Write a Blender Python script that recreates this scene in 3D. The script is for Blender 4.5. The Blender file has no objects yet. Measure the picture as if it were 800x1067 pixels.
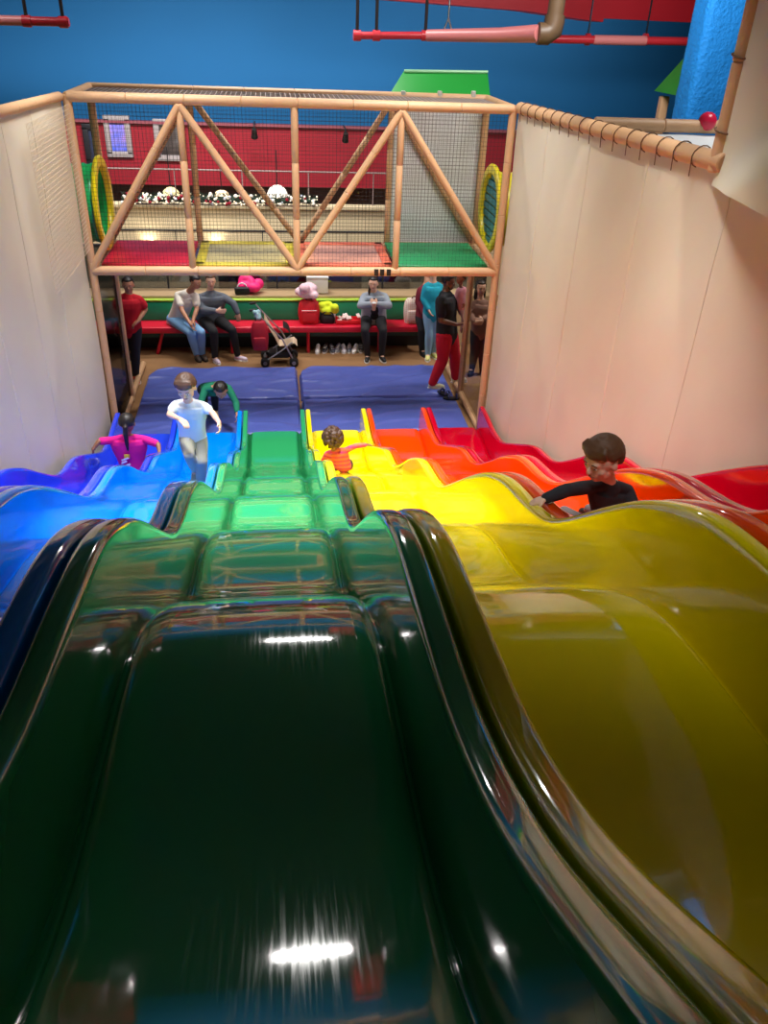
import bpy, bmesh, math, random
import numpy as np
from mathutils import Vector as V, Matrix, noise
S = bpy.context.scene
COL = S.collection
rnd = random.Random(7)
PI = math.pi

# ------------------------------------------------------------------ camera
FPX, PITCH, YAW, ROLL = 839.165, 0.55193, 0.14598, 0.04318
CAMX, EYE = -0.316, 5.1
Fv = V((math.sin(YAW)*math.cos(PITCH), math.cos(YAW)*math.cos(PITCH), -math.sin(PITCH)))
R0 = V((math.cos(YAW), -math.sin(YAW), 0)); U0 = R0.cross(Fv)
Rv = R0*math.cos(ROLL) + U0*math.sin(ROLL)
Uv = -R0*math.sin(ROLL) + U0*math.cos(ROLL)
CAM = V((CAMX, 0, EYE))
cd = bpy.data.cameras.new('camera'); cam = bpy.data.objects.new('camera', cd); COL.objects.link(cam)
cd.sensor_fit = 'VERTICAL'; cd.sensor_height = 36; cd.lens = FPX/1067*36; cd.clip_start = .05; cd.clip_end = 200
M3 = Matrix((Rv, Uv, -Fv)).transposed()
cam.matrix_world = Matrix.Translation(CAM) @ M3.to_4x4()
S.camera = cam
def ray(x, y): return Fv*FPX + Rv*(x-400) - Uv*(y-533.5)
def atY(x, y, Y):
    d = ray(x, y); return CAM + d*(Y/d.y)
def atX(x, y, X):
    d = ray(x, y); return CAM + d*((X-CAMX)/d.x)
def atZ(x, y, Z):
    d = ray(x, y); return CAM + d*((Z-EYE)/d.z)

# ------------------------------------------------------------------ materials
def srgb(r, g, b):
    f = lambda c: (c/255/12.92 if c/255 <= .04045 else ((c/255+.055)/1.055)**2.4)
    return (f(r), f(g), f(b), 1)
MATS = {}
def mat(name, col, rough=.5, metal=0, noise_amt=0, noise_scale=8, bump=0, bump_scale=60, coat=0, spec=.5, sheen=0, trans=0):
    if name in MATS: return MATS[name]
    m = bpy.data.materials.new(name); m.use_nodes = True
    nt = m.node_tree; b = nt.nodes['Principled BSDF']
    c = srgb(*col) if max(col) > 1.001 else (*col, 1)
    b.inputs['Base Color'].default_value = c
    b.inputs['Roughness'].default_value = rough; b.inputs['Metallic'].default_value = metal
    b.inputs['Specular IOR Level'].default_value = spec
    if coat: b.inputs['Coat Weight'].default_value = coat; b.inputs['Coat Roughness'].default_value = .04
    if sheen: b.inputs['Sheen Weight'].default_value = sheen
    tc = nt.nodes.new('ShaderNodeTexCoord')
    if noise_amt:
        n = nt.nodes.new('ShaderNodeTexNoise'); n.inputs['Scale'].default_value = noise_scale; n.inputs['Detail'].default_value = 4
        nt.links.new(tc.outputs['Object'], n.inputs['Vector'])
        mx = nt.nodes.new('ShaderNodeMix'); mx.data_type = 'RGBA'
        mx.inputs[6].default_value = tuple(v*(1-noise_amt) for v in c[:3])+(1,)
        mx.inputs[7].default_value = tuple(min(1, v*(1+noise_amt)) for v in c[:3])+(1,)
        nt.links.new(n.outputs['Fac'], mx.inputs[0]); nt.links.new(mx.outputs[2], b.inputs['Base Color'])
    if bump:
        n2 = nt.nodes.new('ShaderNodeTexNoise'); n2.inputs['Scale'].default_value = bump_scale; n2.inputs['Detail'].default_value = 3
        nt.links.new(tc.outputs['Object'], n2.inputs['Vector'])
        bp = nt.nodes.new('ShaderNodeBump'); bp.inputs['Strength'].default_value = bump; bp.inputs['Distance'].default_value = .02
        nt.links.new(n2.outputs['Fac'], bp.inputs['Height']); nt.links.new(bp.outputs['Normal'], b.inputs['Normal'])
    MATS[name] = m; return m
def emit(name, col, strength):
    if name in MATS: return MATS[name]
    m = bpy.data.materials.new(name); m.use_nodes = True; b = m.node_tree.nodes['Principled BSDF']
    b.inputs['Base Color'].default_value = (*col, 1)
    b.inputs['Emission Color'].default_value = (*col, 1); b.inputs['Emission Strength'].default_value = strength
    MATS[name] = m; return m
def clear(name, tint, refl, rough=.05, fresnel=True):
    m = bpy.data.materials.new(name); m.use_nodes = True; nt = m.node_tree; nt.nodes.remove(nt.nodes['Principled BSDF'])
    t = nt.nodes.new('ShaderNodeBsdfTransparent'); t.inputs[0].default_value = (*tint, 1)
    g = nt.nodes.new('ShaderNodeBsdfGlossy'); g.inputs['Roughness'].default_value = rough
    fr = nt.nodes.new('ShaderNodeFresnel'); fr.inputs['IOR'].default_value = 1.45
    ad = nt.nodes.new('ShaderNodeMath'); ad.operation = 'ADD'; ad.inputs[1].default_value = refl
    mx = nt.nodes.new('ShaderNodeMixShader')
    if fresnel: nt.links.new(fr.outputs[0], ad.inputs[0]); nt.links.new(ad.outputs[0], mx.inputs[0])
    else: mx.inputs[0].default_value = refl
    nt.links.new(t.outputs[0], mx.inputs[1]); nt.links.new(g.outputs[0], mx.inputs[2])
    nt.links.new(mx.outputs[0], nt.nodes['Material Output'].inputs[0]); return m
def checks(name, c1, c2, c3, scale):
    """woven plaid: two crossing waves"""
    m = mat(name, c1, .8); nt = m.node_tree; b = nt.nodes['Principled BSDF']
    tc = nt.nodes.new('ShaderNodeTexCoord'); prev = None
    for i, (c, d) in enumerate(((c2, 'X'), (c3, 'Z'))):
        w = nt.nodes.new('ShaderNodeTexWave'); w.bands_direction = d; w.inputs['Scale'].default_value = scale
        w.inputs['Distortion'].default_value = 2.0; w.inputs['Detail'].default_value = 2
        nt.links.new(tc.outputs['Object'], w.inputs['Vector'])
        mx = nt.nodes.new('ShaderNodeMix'); mx.data_type = 'RGBA'
        if prev is None: mx.inputs[6].default_value = srgb(*c1)
        else: nt.links.new(prev, mx.inputs[6])
        mx.inputs[7].default_value = srgb(*c)
        k = nt.nodes.new('ShaderNodeMath'); k.operation = 'MULTIPLY'; k.inputs[1].default_value = .65
        nt.links.new(w.outputs['Fac'], k.inputs[0]); nt.links.new(k.outputs[0], mx.inputs[0]); prev = mx.outputs[2]
    nt.links.new(prev, b.inputs['Base Color']); return m

# ------------------------------------------------------------------ mesh builder
class MB:
    def __init__(s): s.v = []; s.f = []
    def add(s, vs, fs):
        o = len(s.v); s.v += [tuple(p) for p in vs]; s.f += [tuple(i+o for i in f) for f in fs]; return s
    def box(s, c, d, rot=None):
        hx, hy, hz = d[0]/2, d[1]/2, d[2]/2
        vs = [V((x*hx, y*hy, z*hz)) for x in (-1, 1) for y in (-1, 1) for z in (-1, 1)]
        if rot is not None: vs = [rot @ v for v in vs]
        vs = [v+V(c) for v in vs]
        return s.add(vs, [(0, 1, 3, 2), (4, 6, 7, 5), (0, 4, 5, 1), (2, 3, 7, 6), (0, 2, 6, 4), (1, 5, 7, 3)])
    def rbox(s, c, d, r=.02, rot=None, seg=3):
        """rounded box"""
        bm = bmesh.new(); bmesh.ops.create_cube(bm, size=1)
        for v in bm.verts: v.co = V((v.co.x*d[0], v.co.y*d[1], v.co.z*d[2]))
        bmesh.ops.bevel(bm, geom=bm.edges[:], offset=min(r, min(d)*.49), segments=seg, profile=.5, affect='EDGES')
        bm.verts.index_update()
        vs = [(rot @ v.co if rot is not None else v.co)+V(c) for v in bm.verts]
        fs = [[v.index for v in f.verts] for f in bm.faces]; bm.free()
        return s.add(vs, fs)
    def tube(s, pts, rad, seg=10, cap=True, up=None, flat=1.0):
        pts = [V(p) for p in pts]; n = len(pts)
        rads = [rad]*n if not hasattr(rad, '__len__') else rad
        vs = []; prev = None
        for i, p in enumerate(pts):
            t = (pts[min(i+1, n-1)]-pts[max(i-1, 0)])
            if t.length < 1e-9: t = V((0, 0, 1))
            t.normalize()
            a = prev if prev is not None else (V(up) if up else (V((0, 0, 1)) if abs(t.z) < .9 else V((1, 0, 0))))
            u = a-t*a.dot(t)
            if u.length < 1e-6: u = t.orthogonal()
            u.normalize(); prev = u; w = t.cross(u)
            for k in range(seg):
                an = 2*PI*k/seg
                vs.append(p+(u*math.cos(an)*flat+w*math.sin(an))*rads[i])
        fs = [(i*seg+k, i*seg+(k+1) % seg, (i+1)*seg+(k+1) % seg, (i+1)*seg+k) for i in range(n-1) for k in range(seg)]
        if cap: fs += [tuple(reversed(range(seg))), tuple(range((n-1)*seg, n*seg))]
        return s.add(vs, fs)
    def ell(s, c, r, rot=None, nu=14, nv=9):
        r = (r, r, r) if not hasattr(r, '__len__') else r
        vs = [V((0, 0, -1))]; fs = []
        for j in range(1, nv):
            ph = -PI/2+PI*j/nv
            for i in range(nu):
                th = 2*PI*i/nu; vs.append(V((math.cos(ph)*math.cos(th), math.cos(ph)*math.sin(th), math.sin(ph))))
        vs.append(V((0, 0, 1))); last = len(vs)-1
        for i in range(nu):
            fs.append((0, 1+(i+1) % nu, 1+i))
            for j in range(nv-2):
                a = 1+j*nu
                fs.append((a+i, a+(i+1) % nu, a+nu+(i+1) % nu, a+nu+i))
            fs.append((last, 1+(nv-2)*nu+i, 1+(nv-2)*nu+(i+1) % nu))
        o = []
        for v in vs:
            q = V((v.x*r[0], v.y*r[1], v.z*r[2]))
            o.append((rot @ q if rot is not None else q)+V(c))
        return s.add(o, fs)
    def loft(s, rings, cap=True):
        n = len(rings[0]); vs = [p for r in rings for p in r]
        fs = [(i*n+k, i*n+(k+1) % n, (i+1)*n+(k+1) % n, (i+1)*n+k) for i in range(len(rings)-1) for k in range(n)]
        if cap: fs += [tuple(reversed(range(n))), tuple(range((len(rings)-1)*n, len(rings)*n))]
        return s.add(vs, fs)
    def grid(s, rows, closed=False):
        n = len(rows[0]); vs = [p for r in rows for p in r]
        fs = [(i*n+k, i*n+k+1, (i+1)*n+k+1, (i+1)*n+k) for i in range(len(rows)-1) for k in range(n-1)]
        return s.add(vs, fs)
    def prism(s, poly, d):
        """closed polygon of 3-D points extruded by vector d"""
        n = len(poly); a = [V(p) for p in poly]; b = [p+V(d) for p in a]
        fs = [tuple(reversed(range(n))), tuple(range(n, 2*n))]+[(i, (i+1) % n, n+(i+1) % n, n+i) for i in range(n)]
        return s.add(a+b, fs)
def origin(o):
    p = V((0, 0, 0))
    while o is not None: p = p+o.location; o = o.parent
    return p
def link_mesh(name, me, m, parent, sharp=40, loc=None):
    if m is not None:
        me.materials.clear(); me.materials.append(m)
    if sharp:
        me.polygons.foreach_set('use_smooth', [True]*len(me.polygons))
        me.set_sharp_from_angle(angle=math.radians(sharp))
    o = bpy.data.objects.new(name, me); COL.objects.link(o)
    if parent is not None: o.parent = parent
    return o
def obj(name, mb, m, parent=None, sharp=40, base=None, fix=True):
    """one mesh object; vertices come in world space. base = origin for a top-level mesh"""
    org = origin(parent) if parent is not None else V(base if base is not None else (0, 0, 0))
    me = bpy.data.meshes.new(name)
    me.from_pydata([V(p)-org for p in mb.v], [], mb.f); me.update()
    if fix:
        bm = bmesh.new(); bm.from_mesh(me); bmesh.ops.recalc_face_normals(bm, faces=bm.faces); bm.to_mesh(me); bm.free()
    o = link_mesh(name, me, m, parent, sharp)
    if parent is None: o.location = org
    return o
def tag(o, label, cat, group=None, kind=None):
    o['label'] = label; o['category'] = cat
    if group: o['group'] = group
    if kind: o['kind'] = kind
    return o
def thing(name, label, cat, loc=(0, 0, 0), group=None):
    o = bpy.data.objects.new(name, None); COL.objects.link(o); o.location = loc; o.empty_display_size = .2
    return tag(o, label, cat, group)
def struct(name, mb, m, sharp=30):
    o = obj(name, mb, m, None, sharp); o['kind'] = 'structure'; return o
def remesh(mb, voxel, smooth=4, fac=.5):
    me = bpy.data.meshes.new('tmp'); me.from_pydata(mb.v, [], mb.f); me.update()
    bm = bmesh.new(); bm.from_mesh(me); bmesh.ops.recalc_face_normals(bm, faces=bm.faces); bm.to_mesh(me); bm.free()
    o = bpy.data.objects.new('tmp', me); COL.objects.link(o)
    r = o.modifiers.new('r', 'REMESH'); r.mode = 'VOXEL'; r.voxel_size = voxel
    if smooth:
        s = o.modifiers.new('s', 'SMOOTH'); s.iterations = smooth; s.factor = fac
    dg = bpy.context.evaluated_depsgraph_get(); dg.update()
    me2 = bpy.data.meshes.new_from_object(o.evaluated_get(dg))
    bpy.data.objects.remove(o); bpy.data.meshes.remove(me)
    return me2
def fused(name, mb, m, parent, voxel=.008, smooth=4):
    me = remesh(mb, voxel, smooth); org = origin(parent)
    me.transform(Matrix.Translation(-org))
    me.polygons.foreach_set('use_smooth', [True]*len(me.polygons))
    o = link_mesh(name, me, m, parent, sharp=0)
    if parent is None: o.location = (0, 0, 0)
    return o

# ------------------------------------------------------------------ palette
M_WOOD = mat('tan_foam_pad', (200, 158, 118), .5, noise_amt=.12, noise_scale=5, bump=.15, bump_scale=30)
M_VINYL = mat('cream_vinyl', (214, 205, 184), .42, noise_amt=.05, noise_scale=1.6, bump=.12, bump_scale=5)
M_FLOOR = mat('brown_carpet', (140, 102, 64), .9, noise_amt=.25, noise_scale=3, bump=.3, bump_scale=120)
M_BLUEWALL = mat('blue_paint', (4, 102, 160), .75, noise_amt=.05, noise_scale=1)
M_REDWALL = mat('red_paint', (158, 20, 40), .6)
M_CREAMWALL = mat('cream_paint', (214, 196, 158), .7)
M_DARK = mat('dark_paint', (34, 34, 38), .7)
M_CEIL = mat('dark_ceiling_paint', (26, 32, 42), .9)
M_MATBLUE = mat('blue_mat_vinyl', (80, 94, 172), .38, noise_amt=.1, noise_scale=3, bump=.6, bump_scale=5)
M_BLACK = mat('black_rubber', (14, 14, 15), .6)
M_CHROME = mat('brushed_steel', (190, 190, 192), .25, 1)
M_WHITE = mat('white_plastic', (232, 232, 230), .4)
M_CORD = mat('black_net_cord', (44, 40, 38), .8)

# ------------------------------------------------------------------ the hall
struct('floor', MB().box((0, 7.5, -.05), (30, 31, .1)), M_FLOOR)
struct('ceiling', MB().box((0, 7.5, 6.95), (30, 31, .1)), M_CEIL)
struct('wall_back', MB().box((0, 21.1, 3.45), (30, .2, 6.9)), M_BLUEWALL)
struct('wall_left', MB().box((-14.9, 7.5, 3.45), (.2, 27, 6.9)), M_BLUEWALL)
struct('wall_right', MB().box((14.9, 7.5, 3.45), (.2, 27, 6.9)), M_BLUEWALL)
struct('wall_front', MB().box((0, -7.1, 3.45), (30, .2, 6.9)), M_CEIL)
# red storefront band with a dark opening under it
RB0, RB1 = atY(300, 195, 19.5).z, atY(300, 132, 19.5).z
mb = MB().box((0, 19.75, (RB0+RB1)/2), (24, .5, RB1-RB0))
struct('wall_storefront', mb, M_REDWALL)
struct('trim_storefront_ledge', MB().box((0, 19.47, RB1+.02), (24.1, .12, .05)), mat('ledge_rose', (150, 80, 90), .4))
struct('wall_storefront_recess', MB().box((0, 20.6, RB0/2), (24, .1, RB0)), mat('recess_brown', (96, 72, 68), .7))
# low cream wall below the handrail
PY = 17.0
PZ = atY(300, 217, PY).z; LZ = atY(300, 241, PY).z
struct('wall_low_cream', MB().box((0, PY+.1, PZ/2), (16, .2, PZ)).box((0, PY+.08, PZ+.02), (16, .3, .05)), M_CREAMWALL)
struct('trim_groove', MB().box((0, PY-.004, LZ), (16, .012, .03)), M_DARK)
for k in range(-4, 5): struct('trim_joint', MB().box((k*1.72-.55, PY-.004, (LZ+.5)/2), (.015, .01, LZ-.5)), M_DARK)
# ledge behind the bench, and the dark glass above it
struct('trim_ledge', MB().box((-.3, 14.17, .45), (7.6, .46, .9)), mat('tan_laminate', (176, 148, 112), .4, noise_amt=.1))
GL = clear('smoked_glass', (.34, .38, .42), .12)
struct('window_1', MB().box((-.3, 14.38, 1.26), (7.6, .016, .70)), GL)
for k in range(5): struct('trim_window_post', MB().box((-4.05+k*1.88, 14.38, 1.26), (.03, .04, .70)), M_DARK)
struct('trim_window_head', MB().box((-.3, 14.38, 1.625), (7.6, .06, .05)), M_DARK)

# red bulkhead under the ceiling at the right
pts = [atY(372, -3, 15.5), atY(545, 11, 15.5), atY(628, 23, 15.5), atY(629, 19, 15.5), atY(800, 27, 15.5), atY(960, 38, 15.5)]
poly = pts+[V((pts[-1].x, 15.5, 6.88)), V((pts[0].x, 15.5, 6.88))]
struct('trim_red_bulkhead', MB().prism(poly, (0, .9, 0)), mat('red_bulkhead_paint', (200, 26, 44), .5))

# ------------------------------------------------------------------ wave slides
TOP = [(-.6, -.28), (-.2, -.42), (.1, -.54), (0.35, -.70), (.61, -.9), (.95, -1.02), (1.3, -1.04), (1.7, -1.08), (2.05, -1.25), (2.4, -1.52), (2.76, -1.80), (3.05, -1.88), (3.4, -1.94),
       (3.75, -2.09), (4.17, -2.36), (4.88, -2.85), (5.2, -2.95), (5.7, -3.04), (6.2, -3.3), (6.4, -3.45), (7., -3.83), (7.25, -3.92),
       (7.7, -3.99), (8.03, -4.14), (8.5, -4.37), (8.96, -4.59), (9.4, -4.65), (9.85, -4.60), (10.1, -4.60)]
ty = np.array([a for a, _ in TOP]); tz = np.array([b for _, b in TOP])+EYE
YS = np.arange(-.6, 10.101, .05)
def smooth_prof():
    yy = np.arange(-1.2, 10.8, .02); z = np.interp(yy, ty, tz)
    lo = yy < ty[0]; z[lo] = tz[0]+(ty[0]-yy[lo])*.35
    k = np.exp(-.5*(np.arange(-20, 21)*.02/.13)**2); k /= k.sum()
    zs = np.convolve(np.pad(z, 20, mode='edge'), k, 'valid')
    return yy, zs
_py, _pz = smooth_prof()
def top_z(y): return float(np.interp(y, _py, _pz))
def bed_z(y):
    return top_z(y)-.37
PITCHX = .8367
X0 = -2.488
def seat_z(y): return bed_z(y)+.045
def wave_slide(i, name_col, m, label):
    xc = X0+PITCHX*(i+.5); h = PITCHX/2
    root = thing('wave_slide', label, 'slide', (xc, 10.1, 0), 'wavy racing slides side by side')
    def section(prof):
        rows = []
        for y in YS:
            y = float(y)
            # slope normal so that wall and rim stay square to the run
            t, b = top_z(y), bed_z(y)
            rows.append([V((xc+x, y, (t if k else b)+dz)) for x, k, dz in prof(y)])
        return rows
    # bed: raised middle with rounded shoulders
    def bedp(y):
        out = []
        for x, dz in [(-.330, 0), (-.326, .010), (-.319, .022), (-.307, .033), (-.288, .041), (-.255, .046), (-.13, .049), (0, .05)]:
            out.append((x, 0, dz))
        return out+[(-x, k, dz) for x, k, dz in out[-2::-1]]
    mb = MB().grid(section(bedp))
    # rolled nose at the foot of the bed
    y = float(YS[-1]); b = bed_z(y)
    last = [V((xc+x, y, b+dz)) for x, k, dz in bedp(y)]
    rows = [last, [p+V((0, .03, -.012)) for p in last], [p+V((0, .042, -.04)) for p in last], [V((p.x, p.y+.042, .06)) for p in last]]
    mb.grid(rows)
    obj('slide_bed', mb, m, root, 60)
    for sg in (-1, 1):
        def wallp(y):
            return [(sg*x, k, dz) for x, k, dz in [(.329, 0, .002), (.333, 0, .004), (.336, 0, .014), (.338, 0, .04), (.340, 0, .09), (.342, 1, -.2), (.344, 1, -.12), (.346, 1, -.06), (.347, 1, -.03)]]
        wall = MB().grid(section(wallp))
        w = obj('side_wall', wall, m, root, 60)
        e = h-.006
        def rimp(y):
            return [(sg*x, 1, dz) for x, dz in [(.347, -.031), (.348, -.018), (.351, -.008), (.357, -.002), (.365, 0), (e-.022, 0), (e-.012, -.002), (e-.004, -.008), (e, -.02), (e, -.06), (e, -.16)]]
        rm = MB().grid(section(rimp))
        # rounded vertical end of the wall
        y = float(YS[-1])
        a = [V((xc+x, y, (top_z(y) if k else bed_z(y))+dz)) for x, k, dz in wallp(y)+rimp(y)[1:]]
        dn = [V((p.x, p.y+.02, p.z-.006)) for p in a]; dn2 = [V((p.x, p.y+.035, p.z-.03)) for p in a]
        rm.grid([a, dn, dn2, [V((p.x, p.y+.036, .015)) for p in a]])
        obj('side_rim', rm, m, w, 60)
    return root
def plastic(name, col, rough=.07):
    m = mat(name, col, rough, spec=.9, coat=.7, noise_amt=.02, noise_scale=3)
    nt = m.node_tree; b = nt.nodes['Principled BSDF']
    b.inputs['Subsurface Weight'].default_value = 0
    # fine lengthwise scuffs in the gloss
    tc = nt.nodes['Texture Coordinate']; mp = nt.nodes.new('ShaderNodeMapping'); mp.inputs['Scale'].default_value = (60, 2.2, 2.2)
    n = nt.nodes.new('ShaderNodeTexNoise'); n.inputs['Scale'].default_value = 3; n.inputs['Detail'].default_value = 5
    nt.links.new(tc.outputs['Object'], mp.inputs['Vector']); nt.links.new(mp.outputs[0], n.inputs['Vector'])
    rr = nt.nodes.new('ShaderNodeMapRange'); rr.inputs[1].default_value = .45; rr.inputs[2].default_value = .8
    rr.inputs[3].default_value = rough; rr.inputs[4].default_value = rough+.10
    nt.links.new(n.outputs['Fac'], rr.inputs[0]); nt.links.new(rr.outputs[0], b.inputs['Roughness'])
    return m
SL = [('indigo', (40, 70, 235), 'deep blue wavy slide along the left cream wall, girl in pink on it'),
      ('blue', (0, 135, 245), 'bright blue wavy slide with the boy in white shirt running up it'),
      ('green', (46, 158, 96), 'empty green wavy slide, the nearest one in the middle foreground'),
      ('yellow', (250, 232, 0), 'yellow wavy slide with the curly-haired toddler sitting on it'),
      ('orange', (246, 76, 0), 'orange wavy slide with the boy in dark sweater on it'),
      ('red', (200, 0, 36), 'red wavy slide along the right cream wall, nobody on it')]
for i, (n, c, lab) in enumerate(SL): wave_slide(i, n, plastic('slide_plastic_'+n, c), lab)
struct('trim_deck', MB().box((0, -1.9, top_z(-.55)-.5), (5.3, 2.6, .12)), M_DARK)

# ------------------------------------------------------------------ play bridge
BD = 10.29; BB = 11.62
TZ = -.878+EYE; BZ = -2.777+EYE
def pipe_mb(p0, p1, r=.05, seg=12):
    """foam-padded pipe with the shallow joints between pad lengths"""
    p0 = V(p0); p1 = V(p1); L = (p1-p0).length; n = max(1, round(L/.62))
    pts = []; rr = []
    for k in range(n):
        for t, q in ((.0, .86), (.012, 1), (.988, 1)):
            pts.append(p0.lerp(p1, (k+t)/n)); rr.append(r*q)
    pts.append(p1); rr.append(r*.86)
    return MB().tube(pts, rr, seg)
bridge = thing('play_bridge', 'netted play bridge of tan padded pipes spanning the foot of the slides', 'play bridge', (0, (BD+BB)/2, 0))
def P(x, y, Y=BD): return atY(x, y, Y)
FT = [P(79, 98), P(186, 105), P(305, 109), P(417, 112), P(533, 112)]
FB = [P(104, 281), P(201, 281.5), P(311, 283), P(413, 284), P(514, 284)]
xs = [(a.x+b.x)/2 for a, b in zip(FT, FB)]; xs[0] = -2.53; xs[4] = 2.53
TZ = sum(p.z for p in FT)/5; BZ = sum(p.z for p in FB)/5
F = lambda k, z, Y=BD: V((xs[k], Y, z))
obj('top_beam', pipe_mb(F(0, TZ), F(4, TZ), .055), M_WOOD, bridge)
obj('bottom_beam', pipe_mb(F(0, BZ), F(4, BZ), .058), M_WOOD, bridge)
RX = [-2.53, P(203, 180, BB).x, P(311, 180, BB).x, P(405.5, 180, BB).x, 2.53]
G = lambda k, z: V((RX[k], BB, z))
RT = TZ+.0
obj('top_beam', pipe_mb(G(0, RT), G(4, RT), .05), M_WOOD, bridge)
obj('bottom_beam', pipe_mb(G(0, BZ), G(4, BZ), .05), M_WOOD, bridge)
for k in (0, 4):
    obj('post', pipe_mb(F(k, 0), F(k, TZ+.02), .05), M_WOOD, bridge)
    obj('post', pipe_mb(G(k, 0), G(k, RT+.02), .05), M_WOOD, bridge)
    obj('end_beam', pipe_mb(F(k, TZ), G(k, RT), .05), M_WOOD, bridge)
    obj('end_beam', pipe_mb(F(k, BZ), G(k, BZ), .05), M_WOOD, bridge)
    obj('sill_rail', pipe_mb(F(k, .06), V((xs[k], 13.0, .06)), .045), M_WOOD, bridge)
for k in (1, 2, 3):
    obj('post', pipe_mb(F(k, BZ), F(k, TZ), .042), M_WOOD, bridge)
    if k != 2: obj('post', pipe_mb(G(k, BZ), G(k, RT), .042), M_WOOD, bridge)
o4 = V((0, -.012, 0))
for a, b in (((0, BZ+.02), (1, TZ-.05)), ((1, TZ-.05), (2, BZ+.03)), ((2, BZ+.03), (3, TZ-.05)), ((3, TZ-.05), (4, BZ+.02))):
    obj('brace', pipe_mb(F(*a)+o4, F(*b)+o4, .044), M_WOOD, bridge)
    obj('brace', pipe_mb(G(*a)-o4, G(*b)-o4, .04), M_WOOD, bridge)
FLC = [('red', (196, 20, 52)), ('yellow', (214, 196, 60)), ('orange', (226, 112, 84)), ('green', (20, 150, 90))]
for k, (n, c) in enumerate(FLC):
    x0, x1 = max(xs[k], -2.45)+.02, min(xs[k+1], 2.45)-.02
    if k in (1, 2):
        # framed pad with a clear middle
        m_b = MB(); c0 = V(((x0+x1)/2, (BD+BB)/2, BZ+.045)); w, d = x1-x0, BB-BD-.12
        for dx, dy, sx, sy in ((0, -d/2+.06, w, .12), (0, d/2-.06, w, .12), (-w/2+.06, 0, .12, d), (w/2-.06, 0, .12, d)):
            m_b.rbox(c0+V((dx, dy, 0)), (sx, sy, .05), .015)
        fl = obj('floor_pad', m_b, mat('pad_'+n, c, .45), bridge)
        fl['label'] = n+' frame of the bridge floor around a paler middle panel'
        obj('middle_panel', MB().box(c0, (w-.22, d-.22, .02)), mat('pad_middle_'+n, (206, 186, 120) if k == 1 else (226, 160, 130), .18), fl)
    else:
        fl = obj('floor_pad', MB().rbox(((x0+x1)/2, (BD+BB)/2, BZ+.045), (x1-x0, BB-BD-.12, .05), .015), mat('pad_'+n, c, .4, bump=.1, bump_scale=5), bridge)
        fl['label'] = n+' padded bridge floor'
def net(name, o, ux, uz, w, h, pitch, t, m, parent):
    mb = MB(); nx = int(w/pitch); nz = int(h/pitch); ny = ux.cross(uz)
    R = Matrix((ux, ny, uz)).transposed()
    for i in range(nx+1): mb.box(o+ux*(i*w/nx)+uz*h/2, (t, t*.7, h), R)
    for j in range(nz+1): mb.box(o+ux*w/2+uz*(j*h/nz), (w, t*.7, t), R)
    return obj(name, mb, m, parent, 0)
net('net', V((xs[0], BD+.03, BZ)), V((1, 0, 0)), V((0, 0, 1)), xs[4]-xs[0], TZ-BZ, .045, .0028, M_CORD, bridge)
net('net', V((xs[0], BB-.03, BZ)), V((1, 0, 0)), V((0, 0, 1)), xs[4]-xs[0], TZ-BZ, .045, .0026, M_CORD, bridge)
net('net_roof', V((xs[0], BD, TZ)), V((1, 0, 0)), V((0, 1, 0)), xs[4]-xs[0], BB-BD, .06, .008, mat('grey_net_cord', (150, 140, 135), .8), bridge)
# grey-white tarp closing the rear of the green bay
rows = []
for j in range(21):
    z = BZ+.05+(RT-BZ-.1)*j/20
    rows.append([V((RX[3]+.03+(2.47-RX[3])*i/20, BB+.06+.02*noise.noise(V((i*.3, j*.22, 1))), z)) for i in range(21)])
tp = obj('back_tarp', MB().grid(rows), mat('grey_white_tarp', (230, 236, 238), .6, noise_amt=.04), bridge); tp['label'] = 'grey-white tarp behind the green bay'
# low side windows of clear vinyl between the corner posts
CV = clear('clear_vinyl', (.84, .82, .78), .07, .08, False)
CVD = clear('dark_clear_vinyl', (.34, .34, .36), .14, .08, False)
for k, sg in ((0, -1), (4, 1)):
    obj('side_window', MB().box((xs[k], (BD+BB)/2, BZ/2+.03), (.012, BB-BD-.1, BZ-.16)), CV if k else CVD, bridge)
# torn foam at the bottom beam
mb = MB()
for j, x in enumerate((392, 398, 405)):
    p = atY(x, 284, BD-.058); mb.rbox(p, (.055, .012, .085), .004)
tw = obj('torn_pad', mb, M_BLACK, bridge); tw['label'] = 'dark torn patches in the beam padding'
# tunnels at both ends
def tunnel(cx, cz, cy, r, sg, label, m_ring, m_tube, stripes=False):
    root = thing('crawl_tunnel', label, 'tunnel', (cx, cy, cz-r), 'crawl tunnels at the ends of the bridge')
    mb = MB(); N = 36
    rings = []
    for x, q in ((0, 1), (.02*sg, 1.1), (.05*sg, 1.12), (.07*sg, 1.08), (.07*sg, .9), (.03*sg, .86), (0, .87), (0, 1)):
        rings.append([V((cx+x, cy+q*r*math.cos(2*PI*a/N), cz+q*r*math.sin(2*PI*a/N))) for a in range(N)])
    mb.loft(rings, cap=False)
    obj('rim', mb, m_ring, root)
    mb = MB(); rings = []
    n = 26
    for j in range(n+1):
        q = .9+(.035 if j % 2 else 0); rings.append([V((cx-sg*(.0+j*.05), cy+q*r*math.cos(2*PI*a/N), cz+q*r*math.sin(2*PI*a/N))) for a in range(N)])
    mb.loft(rings, cap=False)
    obj('tube', mb, m_tube, root, 60)
    if stripes:
        mb = MB()
        for j in range(9):
            z = cz-.8*r+j*.2*r; hw = math.sqrt(max(0, (.86*r)**2-(z-cz)**2))
            if hw > .05: mb.box((cx+.012*sg, cy, z), (.02, hw*2, .075))
        obj('flap', mb, mat('teal_flap', (40, 130, 140), .5), root)
    return root
cy = (BD+BB)/2
c = atY(107, 212, cy)
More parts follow.
